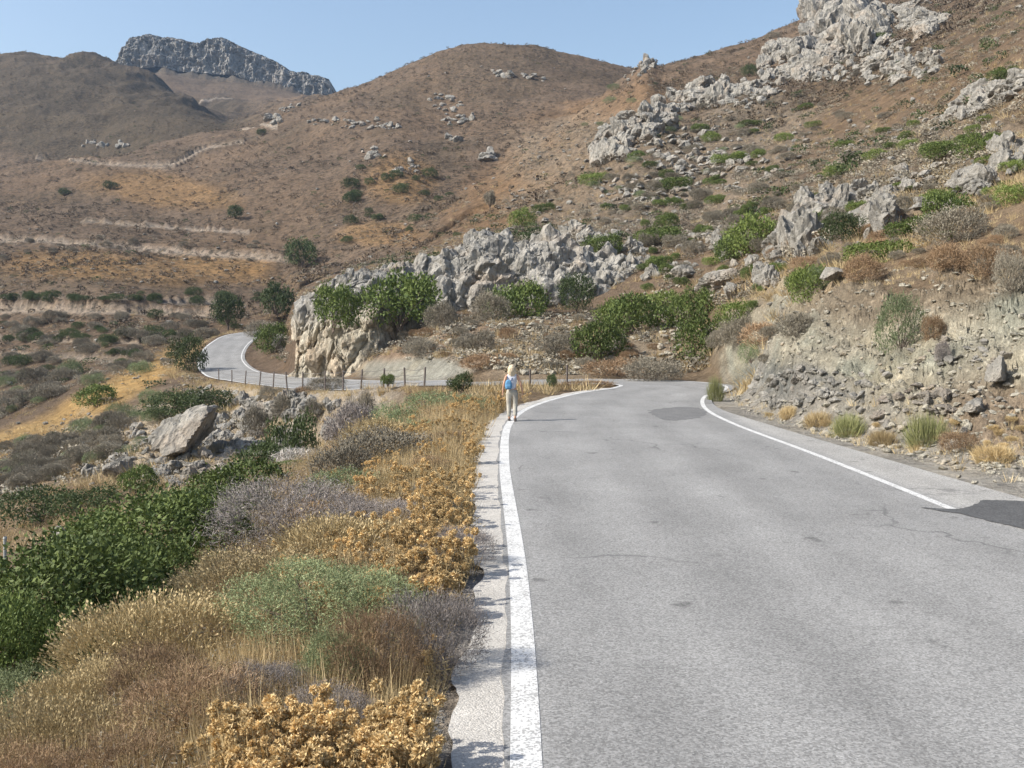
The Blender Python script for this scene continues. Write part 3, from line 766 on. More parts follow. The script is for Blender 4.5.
boulder('small round white boulder right of the bluff', 682, 278, 22, 14, 111, 30)
boulder('pointed pale boulder among bushes above the hairpin', 733, 297, 18, 16, 112, 30)
boulder('whitish slab boulder at the foot of the far cliff by the road', 281, 352, 20, 17, 113, 60)
boulder('pinkish white rock set in the right cut bank', 998, 388, 22, 30, 114, 15, (0, .5))
boulder('small pale rock low in the right cut bank', 975, 413, 20, 16, 115, 15)
print('rocks', time.time() - T0)

# ------------------------------------------------------------------ plant templates
def unit(a): return a / np.maximum(np.linalg.norm(a, axis=-1, keepdims=True), 1e-9)
def leafquads(Cn, T, N, Ln, Wd):
    S = unit(np.cross(T, N)); T = unit(T)
    L2 = (Ln / 2)[:, None]; W2 = (Wd / 2)[:, None]
    V = np.stack([Cn - T * L2, Cn + S * W2 - T * L2 * .1, Cn + T * L2, Cn - S * W2 - T * L2 * .1], 1).reshape(-1, 3)
    return V, np.arange(len(V)).reshape(-1, 4)
def needles(A, B, w):
    d = unit(B - A); s = unit(np.cross(d, rng.normal(size=A.shape))) * (w / 2)[:, None]
    V = np.stack([A - s, A + s, B], 1).reshape(-1, 3)
    return V, np.arange(len(V)).reshape(-1, 3)
def lobes(n, r, spread=(.62, .62, .45), lr=(.3, .5)):
    c = r.normal(size=(n, 3)); c /= np.linalg.norm(c, axis=1)[:, None]
    c *= r.uniform(.3, 1, (n, 1)) ** .5; c[:, 2] = np.abs(c[:, 2])
    c = c * np.array(spread) + np.array([0, 0, .25])
    rad = r.uniform(lr[0], lr[1], n)
    return c, rad
def dome_points(n, seed, nl=24, spread=(.66, .66, .42), lr=(.17, .36)):
    """points on a lumpy dome that fits the unit box x,y in -1..1, z 0..1, with outward normals"""
    r = np.random.default_rng(seed)
    c, rad = lobes(nl, r, spread, lr)
    per = r.choice(nl, size=int(n * 2.2), p=rad ** 2 / np.sum(rad ** 2))
    d = unit(r.normal(size=(len(per), 3)) + np.array([0, 0, .35]))
    k = rad[per] * (1 - .55 * r.uniform(0, 1, len(per)) ** 2.2)
    k = k * (1 + .16 * r.normal(size=len(per)))
    p = c[per] + d * k[:, None]
    q = np.linalg.norm(p[:, None, :] - c[None], axis=2) / rad[None]
    q[np.arange(len(per)), per] = 9
    keep = (q.min(1) > .72) & (p[:, 2] > .0)
    p = p[keep][:n]; d = d[keep][:n]
    f = np.array([np.percentile(np.abs(p[:, 0]), 98), np.percentile(np.abs(p[:, 1]), 98), np.percentile(p[:, 2], 98.5)])
    p = p / f; c = c / f
    return p, d, c, rad
def tube(P, R, k=5):
    P = np.array(P, float); V = []
    for i, p in enumerate(P):
        t = unit(P[min(i + 1, len(P) - 1)] - P[max(i - 1, 0)])
        a = unit(np.cross(t, np.array([.3, .2, 1.0]) if abs(t[2]) < .9 else np.array([1., 0, 0]))); b = np.cross(t, a)
        for j in range(k):
            an = 2 * math.pi * j / k
            V.append(p + (a * math.cos(an) + b * math.sin(an)) * R[i])
    F = []
    for i in range(len(P) - 1):
        for j in range(k): F.append((i * k + j, i * k + (j + 1) % k, (i + 1) * k + (j + 1) % k, (i + 1) * k + j))
    return np.array(V), np.array(F)
def branches_mesh(name, c, r, mat, nb=9, base=.03, k=5, trunk=0):
    parts = []
    for i in range(min(nb, len(c))):
        e = c[i]; m_ = e * .5 + r.normal(size=3) * .06 + np.array([0, 0, trunk * .3])
        parts.append(tube([np.array([0, 0, -.08]) + r.normal(size=3) * .02, np.array([0, 0, trunk]) * .6 + m_ * .4, m_ + np.array([0, 0, trunk * .2]), e], [base, base * .7, base * .45, base * .15], k))
    V, F = merge(parts)
    return mk_mesh(name, V, F, mat, True, tint=rng.uniform(0, 1, len(V)))
TPL = {}
def leafy(kind, mat, n, seed, leaf=.05, asp=.5, nl=26, spread=(.66, .66, .42), lr=(.16, .34), up=.3):
    p, d, c, rad = dome_points(n, seed, nl, spread, lr)
    m_ = len(p); r = rng
    T = unit(d * .8 + r.normal(size=(m_, 3)) * .7 + np.array([0, 0, up])); N = unit(d + r.normal(size=(m_, 3)) * .8)
    Ln = leaf * r.uniform(.6, 1.4, m_)
    V, F = leafquads(p, T, N, Ln, Ln * asp)
    # clump-wise tone of the leaves plus leaf-to-leaf variation
    tn = .5 + .35 * vnoise(p[:, 0] * 5 + seed, p[:, 1] * 5, p[:, 2] * 5, seed) + .22 * r.normal(size=m_)
    me = mk_mesh(kind, V, F, mat, tint=np.clip(np.repeat(tn, 4), 0, 1))
    br = branches_mesh(kind + '_branches', c, np.random.default_rng(seed), L['wood'])
    return me, br
def twiggy(kind, mat, n, seed, ln=.22, w=.006, nl=12, spread=(.55, .55, .35), lr=(.3, .45), tips=None, up=.25, dirnoise=.45, woodmat=None):
    p, d, c, rad = dome_points(n, seed, nl, spread, lr); m_ = len(p)
    rad_dir = unit(p - np.array([0, 0, -.15]))
    dr = unit(rad_dir + d * .4 + rng.normal(size=(m_, 3)) * dirnoise + np.array([0, 0, up]))
    l_ = ln * rng.uniform(.5, 1.3, m_)
    V, F = needles(p - dr * (l_ * .6)[:, None], p + dr * (l_ * .4)[:, None], np.full(m_, w) * rng.uniform(.7, 1.5, m_))
    Fs = [F]; tn = np.repeat(np.clip(rng.normal(.5, .25, m_), 0, 1), 3)
    if tips:
        s, a = tips
        T = dr; N = unit(rng.normal(size=(m_, 3)))
        V2, F2 = leafquads(p + dr * (l_ * .35)[:, None], T, N, s * rng.uniform(.6, 1.5, m_), s * a * rng.uniform(.6, 1.4, m_))
        Fs.append(F2 + len(V)); V = np.concatenate([V, V2]); tn = np.concatenate([tn, np.repeat(np.clip(rng.normal(.65, .25, m_), 0, 1), 4)])
    me = mk_mesh(kind, V, Fs, mat, tint=tn)
    br = branches_mesh(kind + '_branches', c, np.random.default_rng(seed), woodmat or L['wood'], nb=26, base=.014)
    return me, br
def add_tpl(key, f, n, *a, **k): TPL[key] = [f(key, a[0], a[1], s, *a[2:], **k) for s in range(n)]
# high detail (near) and low detail (far) versions
TPL['green_hi'] = [leafy('leaves', L['green'], 15000, s + 1, .048, .5, nl=50, lr=(.1, .26)) for s in range(3)]
TPL['green'] = [leafy('leaves', L['green'], 4200, s + 11, .075, .6) for s in range(5)]
TPL['bright'] = [leafy('leaves', L['bright'], 3500, s + 21, .075, .6, spread=(.7, .6, .3)) for s in range(3)]
TPL['dark'] = [leafy('leaves', L['dark'], 3800, s + 31, .07, .55, up=.1) for s in range(4)]
TPL['olive'] = [leafy('leaves', L['olive'], 4500, s + 41, .07, .3) for s in range(4)]
TPL['olive_hi'] = [leafy('leaves', L['silver'], 17000, s + 51, .05, .24, nl=46, lr=(.12, .26), spread=(.5, .5, .5)) for s in range(2)]
TPL['silver_hi'] = [leafy('leaves', L['silver'], 30000, 57, .036, .24, nl=60, lr=(.14, .24), spread=(.62, .62, .62), up=.5)]
TPL['grey_hi'] = [twiggy('twigs', L['lilac'], 9500, s + 61, .10, .007, tips=(.017, .6), dirnoise=.9, nl=26, lr=(.14, .32)) for s in range(2)]
TPL['grey'] = [twiggy('twigs', L['grey'], 3400, s + 71, .14, .02, tips=(.045, .6), dirnoise=.8, nl=20, lr=(.16, .34)) for s in range(4)]
TPL['lilac'] = [twiggy('twigs', L['lilac'], 3400, s + 76, .14, .02, tips=(.045, .6), dirnoise=.8, nl=20, lr=(.16, .34)) for s in range(3)]
TPL['rust_hi'] = [twiggy('twigs', L['rust'], 7500, s + 81, .12, .007, up=.4, tips=(.016, .6), dirnoise=.8, nl=24, lr=(.14, .32)) for s in range(2)]
TPL['rust'] = [twiggy('twigs', L['rust'], 3200, s + 91, .14, .02, up=.4, tips=(.04, .6), dirnoise=.8, nl=20, lr=(.16, .34)) for s in range(3)]
TPL['tan_hi'] = [twiggy('seed_stalks', L['tan'], 7000, s + 101, .15, .006, up=.9, tips=(.042, .5), dirnoise=.55, nl=26, lr=(.14, .32)) for s in range(2)]
TPL['tan'] = [twiggy('seed_stalks', L['tan'], 3000, s + 111, .18, .016, up=.9, tips=(.055, .5), dirnoise=.55) for s in range(3)]
TPL['tuft'] = [twiggy('blades', L['rush'], 1500, s + 121, .7, .02, up=.9, dirnoise=.25, lr=(.3, .4), spread=(.3, .3, .2)) for s in range(2)]
TPL['straw'] = [twiggy('blades', L['straw'], 1600, s + 131, .55, .022, up=1.0, dirnoise=.45, spread=(.6, .6, .15), lr=(.3, .4)) for s in range(3)]
TPL['deadwood'] = [twiggy('bare_twigs', L['deadwood'], 900, s + 141, .45, .02, up=.3, dirnoise=.8, woodmat=L['deadwood']) for s in range(1)]
PARTN = {'green': 'foliage', 'green_hi': 'foliage', 'bright': 'foliage', 'dark': 'foliage', 'olive': 'foliage', 'olive_hi': 'foliage', 'silver_hi': 'foliage', 'tuft': 'blades', 'straw': 'blades', 'tan': 'seed_stalks', 'tan_hi': 'seed_stalks'}
OBJN = {'green': 'green_bush', 'green_hi': 'green_bush', 'bright': 'green_bush', 'dark': 'dark_bush', 'olive': 'olive_green_shrub', 'olive_hi': 'silvery_shrub', 'silver_hi': 'silvery_shrub', 'grey': 'grey_shrub', 'grey_hi': 'grey_shrub', 'lilac': 'grey_shrub', 'rust': 'rusty_shrub', 'rust_hi': 'rusty_shrub', 'tan': 'tan_shrub', 'tan_hi': 'tan_shrub', 'tuft': 'grass_tuft', 'straw': 'dry_grass_tuft', 'deadwood': 'dead_bush'}
CATN = {'tuft': 'grass tuft', 'straw': 'grass tuft', 'deadwood': 'dead bush'}
for k in ('green', 'green_hi', 'bright', 'dark'): CATN[k] = 'bush'
PX = []   # (u, v, half width) of placed plants
def plant(kind, P, rx, ry, h, label, group=None, parts=True, rot=None, slope=0):
    tp = TPL[kind]; me, br = tp[rng.integers(len(tp))]
    a = rng.uniform(0, 6.28) if rot is None else rot
    sc = (rx, ry, h)
    if parts:
        e = bpy.data.objects.new(OBJN[kind], None); COL.objects.link(e); e.location = P; e.empty_display_size = .1
        e.rotation_euler = (0, slope, a); e.scale = sc
        link(PARTN.get(kind, 'twigs'), me, e); link('branches', br, e)
    else:
        e = link(OBJN[kind], me, loc=P); e.rotation_euler = (0, slope, a); e.scale = sc
    tag(e, label, CATN.get(kind, 'shrub'), group)
    return e
def near(kind, u, vtop, w, D, label, group=None, ry=.8, sink=.1, rot=None):
    P = at(u, D); rx = w / 1000 * D / 2 / .92
    zt = CAMH - (vtop - VH) / 1000 * D
    h = max(zt - P[2], .15) * 1.05
    P = P.copy(); P[2] -= sink * h * .5
    if rot is None: rot = rng.choice([0, math.pi]) + rng.normal() * .15
    return plant(kind, P, rx, rx * ry, h, label, group, rot=rot)
def far(kind, u, v, w, h, label, group=None, dmin=20, parts=True):
    P = pick(u, v, dmin); rx = w / 1000 * P[1] / 2 / .9; hh = h / 1000 * P[1] * 1.1
    P = P.copy(); P[1] += rx * .4; P[2] = float(zat(P[0], P[1])); P[2] = min(P[2], pick(u, v, dmin)[2] + hh * .3) - hh * .08
    return plant(kind, P, rx, rx * .85, hh, label, group, parts, rot=rng.choice([0, math.pi]) + rng.normal() * .2)

# near left verge, hand placed
near('green_hi', 60, 548, 250, 10.6, 'large dark green leafy bush filling the left edge of the picture')
near('green_hi', 165, 496, 200, 14.5, 'big green leafy bush behind the tan seed-head shrubs')
near('green_hi', 112, 540, 150, 12.2, 'green leafy bush between the left-edge bush and the tan shrubs')
near('green', 240, 462, 95, 23, 'bright green bush above the large grey twiggy shrub')
near('olive_hi', 20, 672, 120, 8.6, 'pale green cushion shrub at the bottom left edge')
near('tan_hi', 165, 598, 180, 8.9, 'tall tan seed-head shrub left of the silvery cushion')
near('tan_hi', 262, 556, 165, 10.8, 'tan seed-head shrub between the grey twiggy shrub and the silvery cushion')
near('grey_hi', 292, 482, 140, 13.8, 'large lilac-grey twiggy shrub behind the tan shrubs')
near('grey_hi', 372, 498, 95, 13.4, 'lilac-grey twiggy shrub on the right of the largest grey one')
near('silver_hi', 322, 562, 188, 8.7, 'silvery green rounded cushion shrub in the foreground verge')
near('olive_hi', 333, 632, 70, 7.4, 'small green shrub at the foot of the silvery cushion')
near('grey_hi', 430, 594, 105, 7.7, 'grey twiggy cushion right beside the gravel edge of the road')
near('rust_hi', 372, 610, 92, 7.3, 'orange-brown twiggy shrub between silvery cushion and grey cushion')
near('rust_hi', 200, 668, 130, 6.9, 'rusty brown twiggy shrub at the bottom left')
near('grey_hi', 262, 664, 80, 7.1, 'bluish grey twiggy shrub below the silvery cushion')
near('tan_hi', 50, 706, 150, 7.0, 'brown seeding shrub in the bottom left corner')
near('rust_hi', 120, 735, 110, 6.1, 'rusty dry shrub at the bottom edge left of the thistles')
near('rust_hi', 20, 745, 110, 6.2, 'rusty dry shrub in the very corner at bottom left')
near('grey_hi', 460, 528, 62, 11.2, 'small lilac-grey cushion among golden thistles')
near('grey_hi', 430, 548, 50, 10.6, 'low pale grey cushion left of the thistle row')
near('grey', 385, 430, 80, 21, 'dark grey-brown shrub on the verge slope left of the thistles')
near('grey', 345, 446, 60, 20, 'grey-brown shrub on the verge slope beside the pale dry grass')
near('rust', 428, 456, 36, 19, 'rust-coloured cushion in the middle of the verge')
near('tan', 330, 478, 70, 17.5, 'tan dry shrub on the verge above the grey twiggy shrub')
near('tan', 405, 470, 60, 16.5, 'tan dry shrub beside the golden thistles on the verge')
near('tan', 370, 560, 80, 10.5, 'tan dry shrub just behind the silvery cushion')
near('rust', 330, 520, 80, 15.5, 'rusty dry shrub tucked behind the lilac-grey shrubs')
near('olive', 395, 404, 50, 30, 'grey-green shrub on the verge below the far road')
near('olive', 440, 392, 70, 34, 'broad grey-green shrub left of the walker')
near('olive', 475, 396, 40, 32, 'grey-green shrub just left of the walker')
near('grey', 360, 395, 36, 44, 'dark grey shrub under the wire fence')
near('rust', 470, 412, 30, 30, 'rusty shrub left of the walker')
near('dark', 292, 416, 50, 44, 'dark green bush on the embankment left of the pale boulder')
near('dark', 268, 442, 60, 34, 'dark green bush above the bleached dead bush')
near('deadwood', 298, 448, 50, 30, 'bleached bare dead bush on the verge slope')
near('green', 300, 462, 40, 29, 'small green bush showing through the dead bush')

for a_ in [('rust_hi', 150, 645, 90, 7.6, 'rusty dry shrub in front of the tall tan seed-head shrub'),
    ('tan', 340, 520, 120, 12.0, 'wide tan dry shrub between lilac-grey shrubs and silvery cushion'), ('rust_hi', 400, 575, 80, 9.5, 'rusty dry shrub behind the grey roadside cushion'),
    ('olive', 345, 470, 80, 17.0, 'dull olive shrub above the lilac-grey shrubs'), ('rust', 445, 432, 44, 23, 'rust-brown cushion near the walker on the verge'),
    ('grey', 425, 485, 44, 15.0, 'small grey-brown cushion beside the thistle row'), ('tan', 300, 505, 90, 16.0, 'tan dry shrub at the upper edge of the green leafy bushes'),
    ('grey', 440, 500, 36, 14, 'little grey cushion in the thistle row'), ('olive', 415, 420, 44, 26, 'grey-green shrub in the middle of the verge slope'),
    ('tan', 380, 420, 70, 25, 'pale tan shrub on the verge below the far road'), ('lilac', 350, 405, 50, 38, 'lilac-grey shrub on the verge under the far road'),
    ('green_hi', 15, 600, 130, 9.4, 'dark green leafy bush cut by the left edge'), ('green_hi', 215, 488, 110, 17.5, 'green leafy bush touching the lilac-grey shrub'),
    ('tan_hi', 90, 668, 120, 7.9, 'tan seed-head shrub below the dark green leafy bush'), ('grey_hi', 330, 690, 90, 6.4, 'small lilac-grey shrub behind the lowest thistles')]: near(*a_)
FARP = [
 ('green', 600, 364, 50, 40, 'dark green bush above the hairpin on the scree', 50),
 ('green', 640, 335, 60, 38, 'green bush right of the cliff foot', 50),
 ('bright', 620, 328, 44, 26, 'lighter green bush behind the cliff foot bushes', 50),
 ('green', 695, 328, 40, 36, 'green rounded bush right of the hairpin slope', 50),
 ('green', 710, 356, 52, 42, 'dark green bush low on the right slope by the hairpin', 45),
 ('bright', 742, 332, 40, 20, 'light green bush running up the right slope', 40),
 ('bright', 665, 312, 40, 20, 'light green bush under the small white boulder', 50),
 ('bright', 522, 228, 24, 20, 'light green bush on top of the bluff', 80),
 ('green', 545, 213, 22, 10, 'small green bush on the skyline of the bluff', 80),
 ('green', 605, 258, 36, 20, 'green bush on the right shoulder of the bluff', 70),
 ('green', 660, 245, 44, 16, 'green bush in the gully right of the bluff', 70),
 ('bright', 596, 184, 30, 10, 'light green bush at the foot of the long rock rib', 100),
 ('green', 637, 158, 16, 8, 'small green bush on the long rock rib', 120),
 ('bright', 760, 252, 54, 36, 'wide green bush left of the fluted outcrop', 50),
 ('green', 735, 262, 34, 26, 'dark bush beside the pointed pale rocks', 50),
 ('dark', 846, 243, 36, 28, 'dark bush in the middle of the fluted outcrop', 40),
 ('bright', 812, 296, 34, 34, 'green bush beside the perched boulder', 25),
 ('green', 800, 290, 24, 18, 'green bush under the fluted outcrop', 40),
 ('bright', 885, 262, 60, 22, 'light green bush strip above the cut bank', 30),
 ('green', 925, 240, 56, 22, 'green bush strip on the right slope', 30),
 ('green', 950, 222, 44, 30, 'green bush among pale rocks at the right', 35),
 ('bright', 940, 212, 30, 16, 'light green bush left of the pale rocks at the right', 35),
 ('green', 985, 152, 36, 22, 'green bush below the white ledge at the right edge', 45),
 ('green', 945, 165, 34, 16, 'green bush on the upper right slope', 45),
 ('bright', 1015, 205, 30, 20, 'green bush touching the right edge of the picture', 30),
 ('green', 1008, 78, 26, 12, 'green bush above the white ledge', 60),
 ('bright', 880, 160, 26, 10, 'light green bush high on the right slope', 60),
 ('green', 880, 42, 22, 9, 'green bush on the skyline crag', 150),
 ('green', 807, 110, 14, 6, 'small green bush below the skyline crag', 150),
 ('dark', 750, 78, 14, 12, 'small dark tree on the shoulder left of the skyline crag', 150),
 ('green', 752, 128, 22, 6, 'small green bush on the rubble slope', 100),
 ('green', 678, 190, 34, 12, 'green bush on the rubble below the rib', 80),
 ('olive', 905, 352, 46, 54, 'hanging olive-green broom on the face of the cut bank', 20),
 ('olive', 818, 290, 22, 20, 'olive shrub at the crest of the cut bank', 20),
 ('olive', 753, 368, 24, 22, 'grey-green shrub at the left end of the cut bank', 20),
 ('rust', 865, 283, 40, 26, 'rusty shrub on the crest of the cut bank', 20),
 ('rust', 935, 340, 22, 26, 'rusty tuft right of the hanging broom', 20),
 ('rust', 950, 268, 40, 26, 'rusty shrub above the hanging broom', 20),
 ('rust', 1000, 278, 50, 30, 'rusty shrub near the right edge above the bank', 20),
 ('grey', 960, 243, 60, 34, 'grey shrub above the right cut bank', 20),
 ('grey', 1015, 296, 30, 40, 'dark grey shrub at the right edge above the bank', 18),
 ('grey', 800, 335, 40, 22, 'grey shrub on the slope left of the cut bank crest', 25),
 ('rust', 770, 335, 50, 22, 'rusty scrub at the left end of the cut bank', 25),
 ('grey', 740, 352, 30, 26, 'grey-brown shrub beside the low dark green bush', 35),
 ('lilac', 945, 372, 14, 18, 'little dark shrub on the face of the cut bank', 18),
 ('tuft', 930, 448, 46, 30, 'green rush tuft at the foot of the cut bank', 15),
 ('tuft', 850, 438, 34, 20, 'small green rush tuft at the foot of the cut bank', 15),
 ('tuft', 716, 402, 18, 22, 'yellow-green tuft at the inside of the bend on the right', 20),
 ('rust', 960, 455, 34, 18, 'orange-brown shrub beside the green rush tuft', 15),
 ('straw', 1000, 462, 40, 14, 'dry orange grass tuft at the foot of the bank near the right edge', 15),
 ('straw', 820, 428, 30, 14, 'dry grass tuft at the left foot of the cut bank', 15),
 ('straw', 790, 420, 20, 12, 'dry grass tuft beside the stony margin', 15),
 ('straw', 885, 447, 26, 14, 'dry grass tuft between the two green rush tufts', 15),
 ('grey', 560, 360, 40, 22, 'grey shrub on the scree above the walker', 50),
 ('grey', 478, 352, 34, 20, 'grey shrub on the scree left of the walker', 50),
 ('rust', 620, 378, 60, 16, 'rusty scrub along the outside of the hairpin', 45),
 ('rust', 590, 388, 50, 6, 'low rusty scrub inside the hairpin right of the walker', 40),
 ('rust', 480, 372, 40, 14, 'brown scrub on the roadside behind the walker', 52),
 ('grey', 655, 382, 50, 22, 'grey-brown scrub on the outside of the bend', 45),
 ('grey', 490, 322, 34, 28, 'dark grey shrub left of the broad cliff-foot bush', 60),
 ('grey', 440, 330, 30, 26, 'grey shrub right of the big bluff bush', 60),
 ('grey', 420, 360, 30, 16, 'brown shrub on the scree under the bluff', 60),
 ('green', 272, 354, 30, 28, 'bright green bush beside the far bend of the road', 90),
 ('grey', 262, 338, 34, 16, 'grey shrubs beside the far bend of the road', 100),
 ('dark', 185, 372, 34, 34, 'dark shaggy bush left of the far bend', 90),
 ('dark', 175, 420, 60, 26, 'dark bush above the huge leaning boulder', 60),
 ('dark', 200, 412, 50, 24, 'dark bush right above the huge leaning boulder', 60),
 ('green', 94, 411, 38, 22, 'green bush standing in the golden field', 60),
 ('green', 135, 495, 34, 26, 'green bush under the huge leaning boulder', 30),
 ('dark', 35, 528, 70, 34, 'dull green bush at the left edge above the leafy bush', 25),
 ('dark', 85, 520, 60, 26, 'dull green bush above the leafy bush', 30),
 ('rust', 300, 402, 22, 12, 'orange-brown cushion under the wire fence', 60),
 ('grey', 325, 405, 34, 14, 'grey cushion under the wire fence', 60),
 ('grey', 270, 400, 24, 12, 'olive-grey cushion under the wire fence', 60),
 ('grey', 285, 425, 30, 22, 'grey cushion right of the huge leaning boulder', 45),
 ('grey', 255, 440, 24, 30, 'dark grey shrub in a cleft of the embankment', 45),
 ('grey', 315, 430, 24, 22, 'grey shrub left of the pale flat-faced boulder', 45),
]
for (k, u, v, w, h, lb, dm) in FARP: far(k, u, v, w, h, lb, dmin=dm)
FACEP = [
    ('green', 400, 327, 78, 48, 'big green bush on the left half of the bluff', 84),
    ('green', 333, 328, 50, 38, 'green bush on the left end of the bluff', 80),
    ('green', 519, 330, 62, 42, 'broad green bush at the cliff foot above the walker', 84),
    ('dark', 577, 310, 34, 32, 'dark round bush at the cliff foot right of the walker', 84),
]
for (k, u, v, w, h, lb, D) in FACEP:
    plant(k, np.array([(u - 512) / 1000 * D, D, CAMH - (v - VH) / 1000 * D]), w / 1000 * D / 1.9, w / 1000 * D / 2.1, h / 1000 * D * 1.1, lb, rot=0)
print('shrubs', time.time() - T0)

# ------------------------------------------------------------------ trees
def tree(label, u, v, w, h, mat, dmin, seed, n=2600, lift=.3, leaf=.09):
    P = pick(u, v, dmin); s = w / 1000 * P[1] / 2; hh = h / 1000 * P[1]
    p, d, c, rad = dome_points(n, seed, 12, (.6, .6, .35), (.22, .38))
    p[:, 2] = lift + p[:, 2] * (1 - lift); c = c.copy(); c[:, 2] = lift + c[:, 2] * (1 - lift)
    m_ = len(p); T = unit(rng.normal(size=(m_, 3))); N = unit(d + rng.normal(size=(m_, 3)) * .7); Ln = leaf * rng.uniform(.6, 1.4, m_)
    V, F = leafquads(p, T, N, Ln, Ln * .55)
    tn = np.clip(.5 + .4 * vnoise(p[:, 0] * 4, p[:, 1] * 4, p[:, 2] * 4, seed) + .2 * rng.normal(size=m_), 0, 1)
    e = bpy.data.objects.new('tree', None); COL.objects.link(e); e.location = P - np.array([0, 0, .05 * hh]); e.scale = (s, s * .9, hh)
    link('crown', mk_mesh('crown', V, F, L[mat], tint=np.repeat(tn, 4)), e)
    parts = [tube([(0, 0, -.05), (.02, 0, lift * .5), (0, .02, lift), (0, 0, lift + .15)], [.07, .055, .045, .03], 7)]
    r = np.random.default_rng(seed)
    for i in range(8): parts.append(tube([(0, 0, lift * .7), c[i] * .5 + np.array([0, 0, lift * .4]), c[i]], [.035, .022, .008], 5))
    V, F = merge(parts)
    link('trunk', mk_mesh('trunk', V, F, L['wood'], True, tint=rng.uniform(0, 1, len(V))), e)
    tag(e, label, 'tree'); return e
TREES = [('rounded olive tree beside the upper dirt track', 302, 268, 30, 30, 'dark', 150, 1, .15), ('dark tree below the dirt track, left of the two', 228, 330, 30, 36, 'dark', 150, 2, .25),
 ('dark tree below the dirt track nearest the bluff', 277, 322, 34, 36, 'dark', 130, 3, .15), ('small round tree alone on the brown slope', 235, 221, 16, 14, 'dark', 200, 4, .1),
 ('little leafy sapling in front of the far road', 388, 392, 14, 18, 'green', 40, 5, .45), ('leafy green sapling left of the walker', 461, 396, 26, 24, 'dark', 35, 6, .2),
 ('small sapling just right of the walker', 553, 391, 12, 17, 'dark', 38, 7, .3), ('dry grey sapling on top of the bluff', 490, 212, 12, 22, 'grey', 85, 8, .35),
 ('dark round tree low on the left slope', 64, 197, 12, 8, 'dark', 200, 9, .1), ('dark tree left of the small round tree on the slope', 110, 190, 14, 9, 'dark', 200, 10, .1),
 ('small tree in the pass below the far crag', 262, 137, 10, 7, 'dark', 300, 11, .1)]
for (lb, u, v, w, h, mt, dm, sd, lf) in TREES: tree(lb, u, v, w, h, mt, dm, sd, lift=lf)

# ------------------------------------------------------------------ scattered individuals + ground cover
def scatter_uv(n, poly_u, poly_v, dmin, accept=None):
    out = []
    k = 0
    while len(out) < n and k < n * 12:
        k += 1
        u = rng.uniform(*poly_u); v = rng.uniform(*poly_v)
        P = pick(u, v, dmin)
        if P[1] > 1000: continue
        uu, vv = proj(P)
        if abs(vv - v) > 6: continue
        if accept and not accept(u, v, P): continue
        out.append(P)
    return out
def off_road(P, m_=1.0):
    d, s, z_, wl, wr = road_dist(np.array([P[0]]), np.array([P[1]]))
    return (d[0] - (wl[0] if s[0] < 0 else wr[0])) > m_
def infield(u, v): return math.hypot((u - 75 + (v - 412) * .9) / 80, (v - 412 + (u - 75) * .28) / 20) < 1
def many(kind, n, us, vs, dmin, smin, smax, asp, label, group, accept=None, parts=False):
    for P in scatter_uv(n, us, vs, dmin, lambda u, v, P: off_road(P, 2.6 if P[1] > 48 else .8) and not (infield(u, v) and 60 < P[1] < 220) and (accept is None or accept(u, v, P))):
        s = rng.uniform(smin, smax) * P[1] / 1000 / 2
        plant(kind, P - np.array([0, 0, .05 * s]), s, s * .85, s * 2 * asp * rng.uniform(.8, 1.2), label, group, parts)
many('grey', 80, (0, 130), (380, 500), 60, 14, 34, .5, 'grey-green cushion shrub on the stony slope left of the embankment', 'cushion shrubs on the lower left slope')
many('olive', 44, (0, 160), (370, 500), 60, 12, 30, .5, 'olive-green cushion shrub on the lower left slope', 'olive cushions on the lower left slope')
many('grey', 60, (0, 250), (318, 378), 100, 8, 24, .45, 'grey scrub bush on the terraces left of the far bend', 'grey scrub on the terraces')
many('dark', 34, (0, 285), (298, 306), 150, 6, 18, .5, 'dark shrub in the long row along the terrace edge on the left slope', 'dark shrubs in rows on the terrace edges')
many('dark', 22, (0, 240), (338, 345), 130, 8, 20, .5, 'dark shrub in the lower row along the terrace edge on the left slope', 'dark shrubs in the lower terrace row')
many('grey', 26, (0, 290), (243, 262), 200, 5, 12, .5, 'grey scrub bush beside the upper dirt track', 'grey scrub beside the upper track')
many('dark', 26, (0, 250), (320, 375), 110, 8, 22, .5, 'dull dark shrub on the terraced slope left of the far bend', 'dark shrubs on the terraces')
many('dark', 24, (340, 460), (170, 245), 150, 8, 20, .5, 'dark green shrub in the gully behind the bluff', 'shrubs in the gully behind the bluff')
many('green', 34, (640, 830), (215, 320), 50, 10, 24, .6, 'small green bush on the scrubby slope right of the bluff', 'green bushes on the slope right of the bluff')
many('bright', 34, (700, 1024), (120, 300), 35, 12, 26, .45, 'light green low bush on the upper right slope', 'light green bushes on the upper right slope')
many('grey', 64, (640, 1024), (190, 275), 28, 12, 30, .5, 'grey-brown cushion shrub on the slope above the road cut', 'grey cushions above the road cut')
many('rust', 26, (740, 1024), (215, 275), 22, 12, 30, .5, 'rusty brown cushion shrub on top of the cut bank', 'rusty cushions on top of the cut bank')
many('rust', 28, (380, 660), (330, 380), 52, 10, 26, .45, 'rusty brown cushion shrub on the scree above the far road', 'rusty cushions on the scree')
many('grey', 26, (400, 640), (320, 380), 52, 10, 24, .5, 'grey cushion shrub on the scree above the far road', 'grey cushions on the scree')
many('straw', 18, (720, 1024), (400, 468), 16, 8, 18, .35, 'dry straw tuft along the foot of the cut bank', 'straw tufts at the foot of the cut bank', lambda u, v, P: P[2] < .8)
many('olive', 20, (580, 760), (90, 210), 110, 8, 18, .4, 'olive shrub among the rubble below the rock rib', 'shrubs among the rubble')
many('grey', 26, (760, 930), (30, 110), 150, 6, 14, .4, 'grey shrub on the ledges of the skyline crag', 'grey shrubs on the skyline crag')
